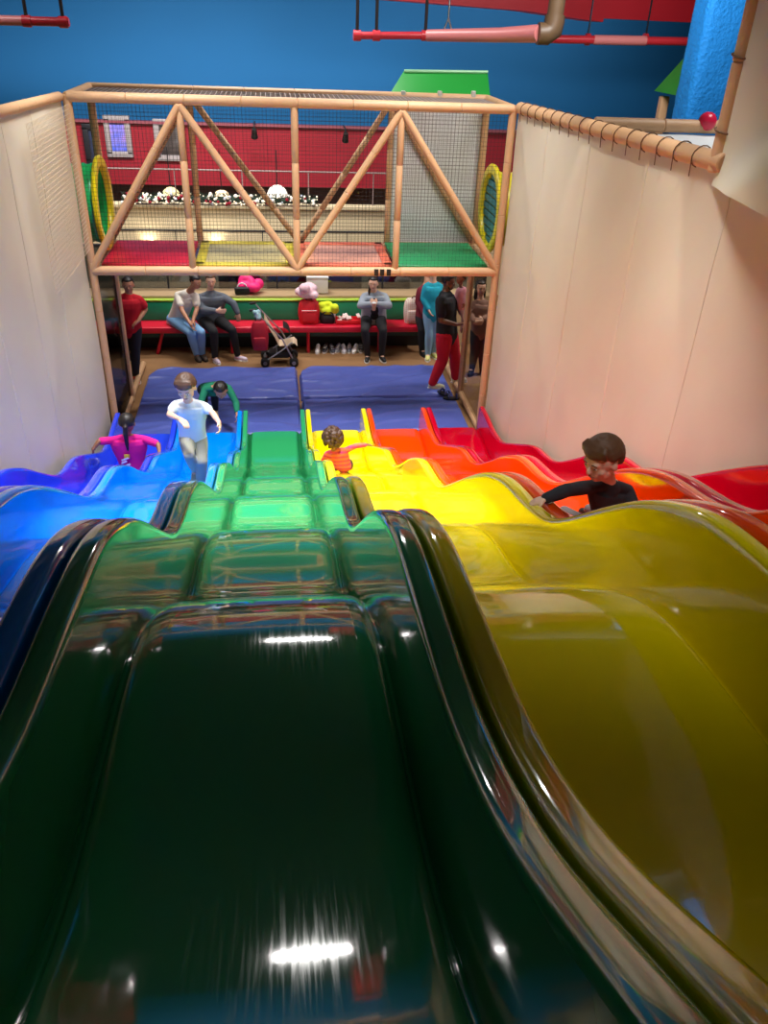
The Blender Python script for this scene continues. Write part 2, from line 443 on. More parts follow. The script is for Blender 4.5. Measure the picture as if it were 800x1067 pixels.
tunnel(-2.46, c.z, cy, .5, 1, 'green crawl tunnel with yellow rim, left end of the bridge', mat('yellow_tunnel', (235, 215, 20), .3), mat('green_tunnel', (30, 190, 100), .3))
c = atY(510, 218, cy)
tunnel(2.58, c.z, cy, .5, -1, 'yellow crawl tunnel rim with teal flaps, right end of the bridge', mat('yellow_tunnel', (235, 215, 20), .3), mat('yellow_tube', (220, 205, 40), .3), True)
# green roof sheet clipped on the rear beam
gp = [atY(405, 101, BB), atY(511, 103, BB), atY(508, 76, BB+.35), atY(421, 75, BB+.35)]
gr = thing('roof_sheet', 'green trapezoid roof sheet clipped above the right end of the bridge', 'roof panel', (gp[0]+gp[1])/2)
obj('sheet', MB().prism(gp, (0, .025, .012)), mat('green_sheet', (26, 140, 50), .45), gr)
obj('edge_strip', MB().tube([gp[3]+V((0, 0, .01)), gp[2]+V((0, 0, .01))], .02, 8), mat('pale_green_edge', (130, 190, 140), .4), gr)
for x in (420, 458, 493):
    p = atY(x, 99, BB-.02); obj('clip', MB().rbox(p, (.06, .05, .1), .012), mat('clip_grey', (170, 170, 160), .5), gr)

# ------------------------------------------------------------------ cream vinyl walls
def sheet_d(y, z, zt, seed):
    return (.018*noise.noise(V((y*.8, z*.45, seed)))+.014*noise.noise(V((y*3.1+z*1.2, z*1.1, seed+4))))*min(1, max(0, zt-z)/.25)
def sheet_mb(X, y0, y1, z0, z1, sg, seed, ny=None, bulge=None):
    ny = ny or int(abs(y1-y0)/.09); nz = int(abs(z1-z0 if not callable(z1) else 4.6)/.09)
    rows = []
    for i in range(ny+1):
        y = y0+(y1-y0)*i/ny; zt = z1(y) if callable(z1) else z1; r = []
        for j in range(nz+1):
            z = z0+(zt-z0)*j/nz
            d = sheet_d(y, z, zt, seed)
            if bulge: d += bulge(y, z)
            r.append(V((X+sg*d, y, z)))
        rows.append(r)
    return MB().grid(rows)
RAILR = lambda y: 4.235+(10.29-y)*.027
RAILL = lambda y: 4.215+(10.29-y)*.03
JY = 5.4
wr = thing('vinyl_wall', 'cream vinyl wall laced to a padded top rail, right of the red slide', 'padded wall', (2.6, 7.8, 0), 'cream vinyl walls beside the slides')
obj('sheet', sheet_mb(2.585, -.6, 10.25, 0, lambda y: RAILR(y)-.02, -1, 3), M_VINYL, wr)
obj('top_rail', pipe_mb((2.6, 10.25, RAILR(10.25)), (2.6, JY-.1, RAILR(JY)), .065), M_WOOD, wr)
for k in range(16):
    mb = MB(); y = 10.0-k*.29; z = RAILR(y); mb.tube([(2.6+.068*math.cos(a), y-.02*math.sin(a), z+.072*math.sin(a)) for a in [2*PI*q/14 for q in range(15)]], .0045, 5)
    mb.tube([(2.535, y, z-.03), (2.55, y+.02, z-.13)], .004, 5)
    obj('lacing', mb, mat('brown_cord', (110, 82, 60), .8), wr)
for k, y in enumerate((9.05, 7.75, 6.45, 5.15, 3.85, 2.5)):
    rows = []
    for j in range(60):
        z = RAILR(y)*j/59; d = sheet_d(y, z, RAILR(y)-.02, 3)
        rows.append([V((2.585-d-q, y+dy, z)) for dy, q in ((-.025, -.004), (-.02, .004), (.012, .006), (.016, -.004))])
    obj('seam', MB().grid(rows), M_VINYL, wr, 0)
# upper curtain nearer the camera, with its post and hanging drape
up = thing('upper_curtain', 'tall cream vinyl curtain with a sagging drape, top right corner', 'curtain', (2.6, 3, 4.3))
obj('post', pipe_mb((2.6, JY, 4.3), (2.6, JY, 6.85), .06), M_WOOD, up)
for k in range(5):
    mb = MB(); z = 4.55+k*.42; mb.tube([(2.6+.07*math.cos(a), JY+.07*math.sin(a), z+.015*math.sin(a)) for a in [2*PI*q/12 for q in range(13)]], .007, 5)
    obj('lacing', mb, mat('brown_cord', (110, 82, 60), .8), up)
def drape(y, z):
    t = max(0, min(1, (JY-y)/2.8))
    fold = 4.40+(JY-y)*.42; u = max(0, min(1, (fold-z)/.42))
    return .30*math.sin(PI*min(1, t))**.8*(u*u*(3-2*u))+.012*math.sin((y*1.6+z*2.2)*4)*min(1, t*3)
def upz(y): return max(4.22+.05*math.sin((JY-y)*1.4), 4.25+(3.0-y)*.35)
rows = []
for i in range(90):
    y = JY-.03-i*.068; r = []
    for j in range(44):
        z = upz(y)+(6.85-upz(y))*(j/43)**1.5
        r.append(V((2.58-drape(y, z), y, z)))
    rows.append(r)
obj('sheet', MB().grid(rows), M_VINYL, up, 60)
wl = thing('vinyl_wall', 'cream vinyl wall laced to a padded top rail, left of the deep blue slide', 'padded wall', (-2.6, 7.8, 0), 'cream vinyl walls beside the slides')
obj('sheet', sheet_mb(-2.585, -.6, 10.25, 0, lambda y: RAILL(y)-.02, 1, 11), M_VINYL, wl)
obj('top_rail', pipe_mb((-2.6, 10.25, RAILL(10.25)), (-2.6, -.6, RAILL(-.6)), .05), M_WOOD, wl)
for k, y in enumerate((8.9, 7.9, 6.8, 5.6)):
    rows = []
    for j in range(60):
        z = RAILL(y)*j/59; d = sheet_d(y, z, RAILL(y)-.02, 11)
        rows.append([V((-2.585+d+q, y+dy, z)) for dy, q in ((-.025, -.004), (-.02, .004), (.012, .006), (.016, -.004))])
    obj('seam', MB().grid(rows), M_VINYL, wl, 0)
net('side_net', V((-2.50, 8.35, 2.6)), V((0, 1, 0)), V((0, 0, 1)), 1.85, 1.55, .045, .0035, mat('tan_net_cord', (206, 186, 158), .8), wl)['label'] = 'tan netting over the upper end of the wall'

# roof tarp and rail of the neighbouring structure
p0 = V((2.55, 8.03, 4.31)); p1 = V((4.6, 8.03, 4.31))
rt = thing('platform_roof', 'grey-white tarp roof with a padded rail, behind the right vinyl wall', 'roof', ((p0.x+p1.x)/2, p0.y, 4.3))
e1 = V((5.4, 8.03, 4.31)); st = V((2.70, 8.03, 4.31))
obj('rail', pipe_mb(st, e1, .06), M_WOOD, rt)
rows = [[V((2.66+(e1.x-2.66)*i/24, 5.3+(p0.y-5.3)*j/24, 4.25+.02*noise.noise(V((i*.4, j*.4, 2)))-.08*math.sin(PI*j/24))) for i in range(25)] for j in range(25)]
obj('tarp', MB().grid(rows), mat('grey_white_tarp', (206, 212, 216), .6), rt)

# ------------------------------------------------------------------ crash mats
def crash_mat(x0, x1, y0, y1, label, seed, corner=0):
    n = 36; rows = []; h = .075
    nx, ny = 60, 46
    def hgt(x, y):
        e = min(x-x0, x1-x, y-y0, y1-y)
        r = min(1, max(0, e)/.05); base = h*math.sqrt(max(0, 1-(1-r)**2))
        n1 = noise.noise(V((x*.9+y*.8, y*2.6-x*.9, seed))); wr_ = .13*max(0, .2-abs(n1))+.014*noise.noise(V((x*2.2-y, y*4, seed+3)))
        return .004+base+wr_*r
    mb = MB()
    def c(i, j):
        u, v = i/nx, j/ny
        x = x0+(x1-x0)*u; y = y0+(y1-y0)*v
        if corner:      # rounded back corners
            k = max(0, (v-.72)/.28); ins = corner*(1-math.sqrt(max(0, 1-k*k)))
            x = x0+ins+(x1-x0-(ins if corner else 0))*u
        return x, y
    xs_ = lambda i: i
    for j in range(ny+1):
        r = []
        for i in range(nx+1):
            x, y = c(i, j); z = hgt(*((x0+(x1-x0)*i/nx), y))
            r.append(V((x, y, z)))
        rows.append(r)
    mb.grid(rows)
    ring = rows[0]+[r[-1] for r in rows[1:]]+list(reversed(rows[-1]))[1:]+[r[0] for r in reversed(rows[1:-1])]
    nb = len(mb.v); mb.v += [(p.x, p.y, .002) for p in ring]; 
    idx = [i for i in range(nx+1)]+[j*(nx+1)+nx for j in range(1, ny+1)]+[ny*(nx+1)+i for i in range(nx-1, -1, -1)]+[j*(nx+1) for j in range(ny-1, 0, -1)]
    m = len(ring); mb.f += [(idx[k], idx[(k+1) % m], nb+(k+1) % m, nb+k) for k in range(m)]
    mb.f.append(tuple(range(nb, nb+m)))
    return tag(obj('crash_mat', mb, M_MATBLUE, None, 50, ((x0+x1)/2, (y0+y1)/2, 0)), label, 'mat', 'blue crash mats under the bridge')
ym = atZ(313, 420, 0).y; yb = atZ(300, 386, 0).y
crash_mat(-2.40, -.012, ym+.02, yb, 'blue crash mat at the back left, behind the boy in green', 1, .55)
crash_mat(.012, 2.42, ym+.05, yb, 'wrinkled blue crash mat at the back right, man in red trousers stepping off it', 5, .35)
crash_mat(-2.40, -.012, 10.21, ym-.01, 'blue crash mat right at the foot of the blue and green slides', 9)
crash_mat(.012, 2.42, 10.21, ym-.01, 'blue crash mat at the foot of the yellow, orange and red slides', 14)

# ------------------------------------------------------------------ bench
SY = 13.48; BKY = 13.88
SZ = .50; TRZ = atY(300, 313, BKY).z
M_RED = mat('red_bench_vinyl', (205, 24, 52), .35)
M_GRN = mat('green_bench_vinyl', (18, 140, 96), .45)
bench = thing('bench', 'long red bench with green backrest along the back of the play area', 'bench', (-.4, 13.7, 0))
bx0, bx1 = -3.6, 2.25
obj('seat', MB().rbox(((bx0+bx1)/2, (SY+BKY)/2, SZ-.05), (bx1-bx0, BKY-SY, .11), .025), M_RED, bench)
obj('backrest', MB().rbox(((bx0+bx1)/2, BKY+.035, (SZ+TRZ)/2-.02), (bx1-bx0, .06, TRZ-SZ-.02), .015), M_GRN, bench)
obj('top_trim', MB().rbox(((bx0+bx1)/2, BKY+.035, TRZ), (bx1-bx0, .085, .035), .012), mat('lime_trim', (170, 210, 70), .4), bench)
obj('kick_board', MB().box(((bx0+bx1)/2, BKY+.04, .2), (bx1-bx0, .03, .42)), M_BLACK, bench)
obj('under_rail', MB().box(((bx0+bx1)/2, SY+.12, SZ-.15), (bx1-bx0, .03, .1)), mat('dark_green_board', (10, 60, 44), .5), bench)
for x in (165, 241, 321, 395):
    p = atY(x, 350, SY+.1); q = .05 if x < 200 else 0
    obj('leg', MB().tube([(p.x+.08*(x < 200), SY+.1, SZ-.1), (p.x-q, SY+.12, .0)], .028, 8), M_RED, bench)

# ------------------------------------------------------------------ things on and below the bench
def bagblob(name, label, cat, c, d, m, extra=None, group=None):
    root = thing(name, label, cat, (c[0], c[1], c[2]), group)
    mb = MB(); n = 16; rings = []
    for j in range(9):
        t = j/8; w = .82+.22*math.sin(PI*(t*.85+.1)); w *= (1 if t < .9 else .8)
        rings.append([V((c[0]+d[0]/2*w*math.copysign(abs(math.cos(2*PI*k/n))**.6, math.cos(2*PI*k/n)), c[1]+d[1]/2*w*math.copysign(abs(math.sin(2*PI*k/n))**.6, math.sin(2*PI*k/n)), c[2]+d[2]*t)) for k in range(n)])
    mb.loft(rings)
    obj('body', mb, m, root, 60)
    return root
sitY = (SY+BKY)/2+.03
def seatpt(x, Y=sitY): p = atY(x, 336, Y); return V((p.x, Y, SZ+.006))
# red backpack with pink coat and white box behind
p = seatpt(322)
rb = bagblob('backpack', 'red backpack standing on the bench under a heap of pink cloth', 'bag', p, (.36, .22, .40), mat('red_nylon', (214, 26, 40), .6))
obj('front_pocket', MB().rbox(p+V((0, -.125, .15)), (.27, .06, .2), .03), mat('red_nylon', (214, 26, 40), .6), rb)
obj('zip', MB().tube([p+V((-.13, -.158, .26)), p+V((.13, -.158, .26))], .006, 6), M_WHITE, rb)
obj('handle', MB().tube([p+V((.05*math.cos(a), 0, .39+.06*math.sin(a))) for a in [PI*k/8 for k in range(9)]], .012, 6), M_BLACK, rb)
def heap(name, label, cat, c, d, m, seed, n=9, vox=.014):
    mb = MB(); r_ = random.Random(seed)
    for k in range(n):
        q = V((r_.uniform(-.5, .5)*d[0]*.7, r_.uniform(-.5, .5)*d[1]*.7, d[2]*r_.uniform(.2, .75)))
        mb.ell(V(c)+q, (d[0]*r_.uniform(.18, .32), d[1]*r_.uniform(.25, .38), d[2]*r_.uniform(.18, .3)), nu=10, nv=7)
    mb.ell(V(c)+V((0, 0, d[2]*.3)), (d[0]*.45, d[1]*.45, d[2]*.3), nu=12, nv=8)
    o = fused(name, mb, m, None, vox, 3)
    return tag(o, label, cat)
heap('pink_coat', 'pale pink and white coat heaped on top of the red backpack', 'coat', p+V((-.02, 0, .42)), (.40, .26, .30), mat('pale_pink_fleece', (236, 196, 206), .9, noise_amt=.25, noise_scale=14), 3)
bxp = p+V((.17, .35, 0)); bz = .905
wbx = thing('gift_box', 'white box on the ledge right behind the pink coat', 'box', (bxp.x, 14.13, bz))
obj('carton', MB().rbox((bxp.x, 14.13, bz+.14), (.36, .18, .26), .01), mat('box_white', (226, 222, 218), .6), wbx)
obj('lid', MB().rbox((bxp.x, 14.13, bz+.285), (.38, .2, .035), .01), mat('box_lid', (236, 236, 238), .5), wbx)
p = seatpt(341)
yb_ = bagblob('tote_bag', 'black tote bag with a yellow-green towel on it, beside the red backpack', 'bag', p, (.26, .2, .16), M_BLACK)
obj('strap', MB().tube([p+V((.1*math.cos(a), -.09, .14+.08*math.sin(a))) for a in [PI*k/8 for k in range(9)]], .012, 6), M_BLACK, yb_)
heap('towel', 'bright yellow-green towel bundled over the black tote bag', 'towel', p+V((.01, 0, .14)), (.32, .24, .26), mat('yellow_green_terry', (214, 232, 40), .9), 8)
p = seatpt(355)
tr = thing('paper_tray', 'red paper food tray with red-and-white wrapping on the bench beside the seated woman', 'tray', p+V((.12, 0, 0)))
pt = p+V((.14, 0, .012))
mb = MB().rbox(pt, (.46, .24, .02), .008)
for dx, dy, sx, sy in ((0, -.12, .46, .015), (0, .12, .46, .015), (-.23, 0, .015, .25), (.23, 0, .015, .25)): mb.rbox(pt+V((dx, dy, .03)), (sx, sy, .06), .006)
obj('tray', mb, mat('tray_red', (220, 30, 40), .5), tr)
r_ = random.Random(4)
for k in range(14):
    mb = MB().rbox(pt+V((r_.uniform(-.2, .2), r_.uniform(-.09, .09), .04+r_.uniform(0, .06))), (.09, .06, .012), .004, Matrix.Rotation(r_.uniform(-1, 1), 3, 'X') @ Matrix.Rotation(r_.uniform(-2, 2), 3, 'Z'))
    w_ = obj('paper_wrap', mb, checks('red_white_paper', (240, 230, 220), (220, 40, 40), (245, 240, 235), 14), tr)
cu = thing('drink_cup', 'white drink cup with straw at the left end of the red food tray', 'cup', p+V((-.06, -.1, 0)))
cp = p+V((-.135, -.02, 0))
obj('cup', MB().tube([cp, cp+V((0, 0, .005)), cp+V((0, 0, .15))], [.03, .034, .045], 16), mat('paper_cup_white', (236, 226, 222), .5), cu)
obj('lid', MB().tube([cp+V((0, 0, .15)), cp+V((0, 0, .165)), cp+V((0, 0, .17))], [.048, .048, .04], 16), M_WHITE, cu)
obj('straw', MB().tube([cp+V((0, 0, .12)), cp+V((.02, 0, .29))], .006, 6), mat('straw_red', (220, 90, 90), .4), cu)
p = seatpt(430)
fb = bagblob('backpack', 'cream flower-print backpack on the right end of the bench', 'bag', p, (.34, .22, .42), checks('flower_print', (230, 214, 196), (190, 120, 110), (240, 228, 214), 10))
obj('front_pocket', MB().rbox(p+V((0, -.12, .15)), (.25, .06, .2), .03), MATS['flower_print'], fb)
obj('handle', MB().tube([p+V((.04*math.cos(a), 0, .41+.05*math.sin(a))) for a in [PI*k/8 for k in range(9)]], .011, 6), mat('brown_strap', (110, 80, 60), .7), fb)
# pink jacket and black bag on the ledge
p = atY(259, 309, 14.12); p.z = .91
heap('pink_jacket', 'hot pink jacket bundled on the ledge above the stroller', 'jacket', p+V((.04, 0, 0)), (.42, .26, .36), mat('hot_pink_nylon', (246, 30, 120), .6), 12)
hb = thing('handbag', 'black handbag in front of the hot pink jacket on the ledge', 'bag', (p.x-.1, 14.0, .905))
obj('body', MB().rbox((p.x-.1, 14.02, .975), (.26, .1, .12), .03), M_BLACK, hb)
obj('handle', MB().tube([V((p.x-.1+.08*math.cos(a), 14.02, 1.02+.08*math.sin(a))) for a in [PI*k/8 for k in range(9)]], .01, 6), M_WHITE, hb)

# shoes: generic pair builder
def shoe_mb(root, c, ang, L, m_up, m_sole):
    R = Matrix.Rotation(ang, 3, 'Z'); c = V(c)
    w = L*.36
    rings = []; n = 12
    for t, hw, h in ((0, .6, .2), (.06, .8, .40), (.2, .85, .46), (.38, .8, .42), (.55, .9, .30), (.75, 1, .24), (.9, .85, .19), (1, .45, .13)):
        y = (t-.5)*L; ring = []
        for k in range(n):
            a = 2*PI*k/n; ring.append(c+R @ V((hw*w/2*math.cos(a), y, L*.06+max(-.02*L, h*L*.5*(1+math.sin(a))-.0))))
        rings.append(ring)
    obj('upper', MB().loft(rings), m_up, root, 60)
    mb = MB(); out = []
    for k in range(20):
        a = 2*PI*k/20; y = math.sin(a)*L*.52; x = math.cos(a)*w*.54*(1+.12*math.sin(a)); out.append(V((x, y, 0)))
    mb.prism([c+R @ p for p in out], (0, 0, L*.1)); obj('sole', mb, m_sole, root)
    mb = MB()
    for k in range(3):
        y = (.02+.09*k)*L; z = L*(.43-.07*k); mb.tube([c+R @ V((-w*.3, y, z)), c+R @ V((0, y+.01, z+.012)), c+R @ V((w*.3, y, z))], L*.016, 5)
    obj('laces', mb, M_WHITE, root)
SHO = [(331, (228, 226, 224), 'white shoe farthest left under the bench'), (339, (40, 40, 46), 'black shoe with white sole next to the leftmost white shoe under the bench'),
       (346, (60, 62, 72), 'dark grey shoe between black and white ones under the bench'), (352, (150, 152, 160), 'grey shoe in the middle of the row under the bench'),
       (358, (205, 205, 210), 'light grey shoe right of the middle of the row under the bench'), (364, (120, 124, 134), 'mid grey shoe under the bench below the food tray'),
       (370, (236, 234, 232), 'bright white shoe under the bench nearest the seated woman'), (376, (90, 84, 80), 'brown-grey shoe just left of the seated woman\'s feet')]
for k, (x, c, lab) in enumerate(SHO):
    p = atY(x, 360, 13.62); t = thing('shoe', lab, 'shoe', (p.x, 13.62, 0), 'shoes in a row under the bench')
    shoe_mb(t, (p.x, 13.62+.03*(k % 2), 0), PI+rnd.uniform(-.4, .4), .25, mat('shoe_%d_%d_%d' % c, c, .6), M_WHITE)
for k, (x, y, c, lab) in enumerate(((462, 411, (22, 24, 34), 'dark sandal lying on the blue mat edge, left of its pair'), (470, 416, (28, 30, 44), 'dark sandal lying on the blue mat edge, nearer the right post'))):
    p = atZ(x, y, .08); t = thing('sandal', lab, 'shoe', (p.x, p.y, .075), 'dark sandals on the mat')
    mb = MB(); out = [V((math.cos(a)*.05*(1+.15*math.sin(a)), math.sin(a)*.13, 0)) for a in [2*PI*q/20 for q in range(20)]]
    R = Matrix.Rotation(.6+k*.9, 3, 'Z'); base = V((p.x, p.y, .078))
    obj('sole', MB().prism([base+R @ q for q in out], (0, 0, .03)), M_BLACK, t)
    obj('strap', MB().tube([base+R @ V((.05*math.cos(a), .04, .03+.055*math.sin(a))) for a in [PI*q/8 for q in range(9)]], .016, 6), mat('navy_strap', (52, 60, 110), .6), t)
    obj('strap', MB().tube([base+R @ V((.045*math.cos(a), -.08, .03+.06*math.sin(a))) for a in [PI*q/8 for q in range(9)]], .012, 6), mat('navy_strap', (52, 60, 110), .6), t)

# ------------------------------------------------------------------ stroller
sx = lambda x, y, Y: atY(x, y, Y)
st = thing('stroller', 'folding umbrella stroller with silver frame and beige seat before the bench', 'stroller', (-.5, 13.05, 0))
Y1, Y2 = 12.95, 13.32
M_SF = mat('silver_tube', (170, 172, 178), .35, .8)
def wheel(c):
    w = obj('wheel', MB().loft([[V((c[0]+r*math.cos(2*PI*k/18), c[1]+y, c[2]+r*math.sin(2*PI*k/18))) for k in range(18)] for y, r in ((-.022, .035), (-.022, .06), (-.012, .075), (.012, .075), (.022, .06), (.022, .035))]), M_BLACK, st, 50)
    obj('hub', MB().loft([[V((c[0]+.033*math.cos(2*PI*k/12), c[1]+y, c[2]+.033*math.sin(2*PI*k/12))) for k in range(12)] for y in (-.026, .026)]), M_SF, w)
xb = atY(276, 371, Y1).x; xf = atY(306, 369, Y1).x; xh = atY(268, 318, Y1).x; zh = .98
for Y in (Y1, Y2):
    for d in (-.035, .035):
        wheel((xb, Y+d, .075)); wheel((xf, Y+d, .075))
    obj('frame_tube', MB().tube([(xf, Y, .09), ((xf+xh)/2+.1, Y, .48), (xh+.02, Y, zh-.1), (xh-.05, Y, zh), (xh-.12, Y, zh-.02)], .014, 8), M_SF, st)
    obj('frame_tube', MB().tube([(xb, Y, .09), (xb+.28, Y, .28), (xf-.02, Y, .42)], .013, 8), M_SF, st)
    obj('handle_grip', MB().tube([(xh-.03, Y, zh-.005), (xh-.13, Y, zh-.02)], .022, 8), M_BLACK, st)
obj('cross_bar', MB().tube([(xf, Y1, .12), (xf, Y2, .12)], .012, 8).tube([(xb, Y1, .12), (xb, Y2, .12)], .012, 8).tube([(xb+.2, Y1, .24), (xb+.2, Y2, .24)], .012, 8), M_SF, st)
rows = []
for x, z in ((xh+.1, .80), (xh+.17, .66), (xh+.26, .5), (xh+.3, .40), (xh+.33, .35), (xh+.45, .36), (xh+.58, .40), (xh+.62, .36), (xh+.63, .22)):
    rows.append([V((x, Y1+.02+(Y2-Y1-.04)*k/6, z-.02*math.sin(PI*k/6))) for k in range(7)])
mb = MB().grid(rows); mb.grid([[p+V((.012, 0, -.014)) for p in r] for r in rows])
obj('seat', mb, mat('beige_canvas', (196, 172, 144), .8), st)
obj('basket', MB().rbox(((xb+xf)/2, (Y1+Y2)/2, .17), (.34, .26, .1), .03), mat('dark_mesh', (40, 38, 40), .8), st)
rows = []
for a in [-.2+.25*k for k in range(7)]:
    rows.append([V((xh+.36+.16*math.cos(a), Y1+.01+(Y2-Y1-.02)*k/6, .52+.16*math.sin(a)+.02*math.sin(PI*k/6))) for k in range(7)])
obj('canopy', MB().grid(rows), M_BLACK, st)
p = V((xh+.02, Y1-.12, .36))
hbg = bagblob('backpack', 'dark red backpack hanging from the stroller handles', 'bag', p, (.27, .2, .46), mat('crimson_nylon', (170, 14, 40), .6))
obj('front_pocket', MB().rbox(p+V((0, -.11, .14)), (.2, .05, .18), .025), mat('crimson_nylon', (170, 14, 40), .6), hbg)
obj('strap', MB().tube([p+V((-.06, .02, .43)), p+V((-.05, .09, .58)), p+V((.02, .06, .45))], .014, 6), M_BLACK, hbg)
heap('bottle_cloth', 'pale blue cloth tucked at the stroller handle above the dark red bag', 'cloth', V((xh, Y1-.03, .82)), (.14, .12, .18), mat('pale_blue_cloth', (150, 190, 200), .8), 5, 5, .01)

# dark booth seats beyond the glass
for k, x in enumerate((-1.0, -.1, .95, 1.9)):
    b = thing('booth_seat', ['dark booth seat beyond the glass, behind the pink jacket', 'dark booth seat beyond the glass, left of the white box', 'dark booth seat beyond the glass, left of the woman in grey jacket', 'dark booth seat beyond the glass, behind the person in teal'][k], 'seat', (x, 15.4, 0), 'booth seats beyond the glass')
    obj('cushion', MB().rbox((x, 15.3, .42), (.78, .5, .14), .04), mat('navy_vinyl', (22, 26, 52), .4), b)
    obj('backrest', MB().rbox((x, 15.6, .8), (.78, .12, .7), .04), mat('navy_vinyl', (22, 26, 52), .4), b)
    obj('base', MB().box((x, 15.35, .18), (.7, .4, .34)), M_DARK, b)

# ------------------------------------------------------------------ beyond: handrail, garland, lamps, posters
RZ = atY(300, 180, PY).z
hr = thing('handrail', 'thin pale handrail on slim posts above the low cream wall', 'railing', (0, PY+.15, PZ+.045))
obj('rail', MB().tube([(-8, PY+.15, RZ), (8, PY+.15, RZ)], .017, 8), mat('pale_rail', (150, 128, 124), .4), hr)
for k in range(-5, 6):
    x = k*1.3+.4; obj('post', MB().tube([(x, PY+.15, PZ+.03), (x, PY+.15, RZ)], .012, 8), mat('pale_rail', (150, 128, 124), .4), hr)
ga = thing('garland', 'holiday garland with white and red ornaments lying along the low cream wall', 'garland', (-1.5, PY, PZ+.06))
gx0, gx1 = atY(128, 212, PY).x, atY(331, 212, PY).x
mb = MB(); r_ = random.Random(2)
for k in range(900):
    x = r_.uniform(gx0, gx1); a = r_.uniform(0, 2*PI); q = r_.uniform(.05, .15)
    c = V((x, PY-.02+q*.5*math.cos(a), PZ+.17+.08*math.sin(a)*q/.15)); d = V((r_.uniform(-1, 1), math.cos(a), math.sin(a))).normalized()*.07
    s_ = d.orthogonal().normalized()*.012
    mb.add([c-s_, c+s_, c+d], [(0, 1, 2)])
mb.tube([(gx0, PY-.02, PZ+.15), (gx1, PY-.02, PZ+.15)], .06, 8)
obj('needles', mb, mat('garland_green', (26, 52, 36), .8), ga, 0)
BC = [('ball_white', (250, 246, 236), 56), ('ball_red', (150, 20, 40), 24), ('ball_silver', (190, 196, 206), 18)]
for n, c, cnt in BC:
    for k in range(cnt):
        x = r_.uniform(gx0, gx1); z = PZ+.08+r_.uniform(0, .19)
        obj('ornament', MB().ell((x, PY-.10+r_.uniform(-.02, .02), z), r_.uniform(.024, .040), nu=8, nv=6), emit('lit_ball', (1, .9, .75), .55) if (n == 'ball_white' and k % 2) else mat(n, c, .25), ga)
mb = MB()
for k in range(130): mb.ell((r_.uniform(gx0, gx1), PY-.1+r_.uniform(-.03, .05), PZ+.07+r_.uniform(0, .2)), r_.uniform(.012, .02), nu=6, nv=5)
o = obj('fairy_lights', mb, emit('fairy_glow', (1, .88, .66), .8), ga); o['kind'] = 'stuff'
for k, (x, y, Y, c) in enumerate(((178, 201, 18.6, (1, .85, .4)), (231, 204, 18.4, (1, .75, .45)), (289, 204, 18.4, (1, .93, .8)))):
    p = atY(x, y, Y); t = thing('pendant_lamp', ['yellow dome pendant lamp behind the garland, leftmost', 'amber dome pendant lamp behind the garland, right of the leftmost post', 'white globe pendant lamp near the middle post'][k], 'lamp', p, 'pendant lamps beyond the garland')
    r = .2
    if k < 2:
        rings = [[V((p.x+r*math.cos(a)*math.cos(2*PI*q/20), p.y+r*math.cos(a)*math.sin(2*PI*q/20), p.z-.1+r*1.1*math.sin(a))) for q in range(20)] for a in [PI/2*j/8*.97 for j in range(9)]]
        obj('shade', MB().loft(rings), emit('shade_glow_%d' % k, c, .75), t)
    else: obj('globe', MB().ell(p, .22), emit('globe_glow', c, 1.0), t)
    obj('cord', MB().tube([p+V((0, 0, .1)), (p.x, p.y, min(p.z+.9, 3.4))], .012, 6), M_BLACK, t)
def poster(x0, y0, x1, y1, label, cols, frame):
    Y = 19.46; a = atY(x0, y0, Y); b = atY(x1, y1, Y); c = (a+b)/2; w, h = b.x-a.x, a.z-b.z
    t = thing('poster', label, 'poster', (c.x, Y, b.z), 'framed posters on the red wall')
    mb = MB()
    for dx, dz, sx_, sz_ in ((0, h/2, w+.12, .12), (0, -h/2, w+.12, .12), (-w/2, 0, .12, h), (w/2, 0, .12, h)): mb.rbox((c.x+dx, Y, c.z+dz), (sx_, .08, sz_), .015)
    obj('frame', mb, frame, t)
    m = mat('print_'+str(x0), cols[0], .5); nt = m.node_tree; tc = nt.nodes['Texture Coordinate']
    n = nt.nodes.new('ShaderNodeTexNoise'); n.inputs['Scale'].default_value = 1.9; n.inputs['Detail'].default_value = 3
    cr = nt.nodes.new('ShaderNodeValToRGB'); cr.color_ramp.elements.remove(cr.color_ramp.elements[1])
    cr.color_ramp.elements[0].position = .3; cr.color_ramp.elements[0].color = srgb(*cols[0])
    for q, cc in enumerate(cols[1:]): e = cr.color_ramp.elements.new(.42+.1*q); e.color = srgb(*cc)
    nt.links.new(tc.outputs['Object'], n.inputs['Vector']); nt.links.new(n.outputs['Fac'], cr.inputs['Fac']); nt.links.new(cr.outputs[0], nt.nodes['Principled BSDF'].inputs['Base Color'])
    obj('print', MB().box((c.x, Y+.01, c.z), (w, .03, h)), m, t)
poster(110, 123, 136, 161, 'framed blue and violet poster at the left of the red wall', [(40, 70, 190), (80, 110, 240), (150, 140, 240), (220, 150, 220)], mat('silver_frame', (170, 160, 160), .4))  # glow of a backlit sign put into its brighter print colours
poster(162, 127, 192, 165, 'dark framed poster right of the blue one on the red wall', [(30, 30, 34), (52, 44, 44), (80, 70, 66), (110, 110, 110)], mat('silver_frame', (170, 160, 160), .4))
poster(88, 132, 104, 168, 'narrow dark framed poster at the far left, behind the rear post', [(24, 26, 40), (36, 40, 60), (50, 60, 90)], mat('dark_frame', (40, 40, 46), .4))
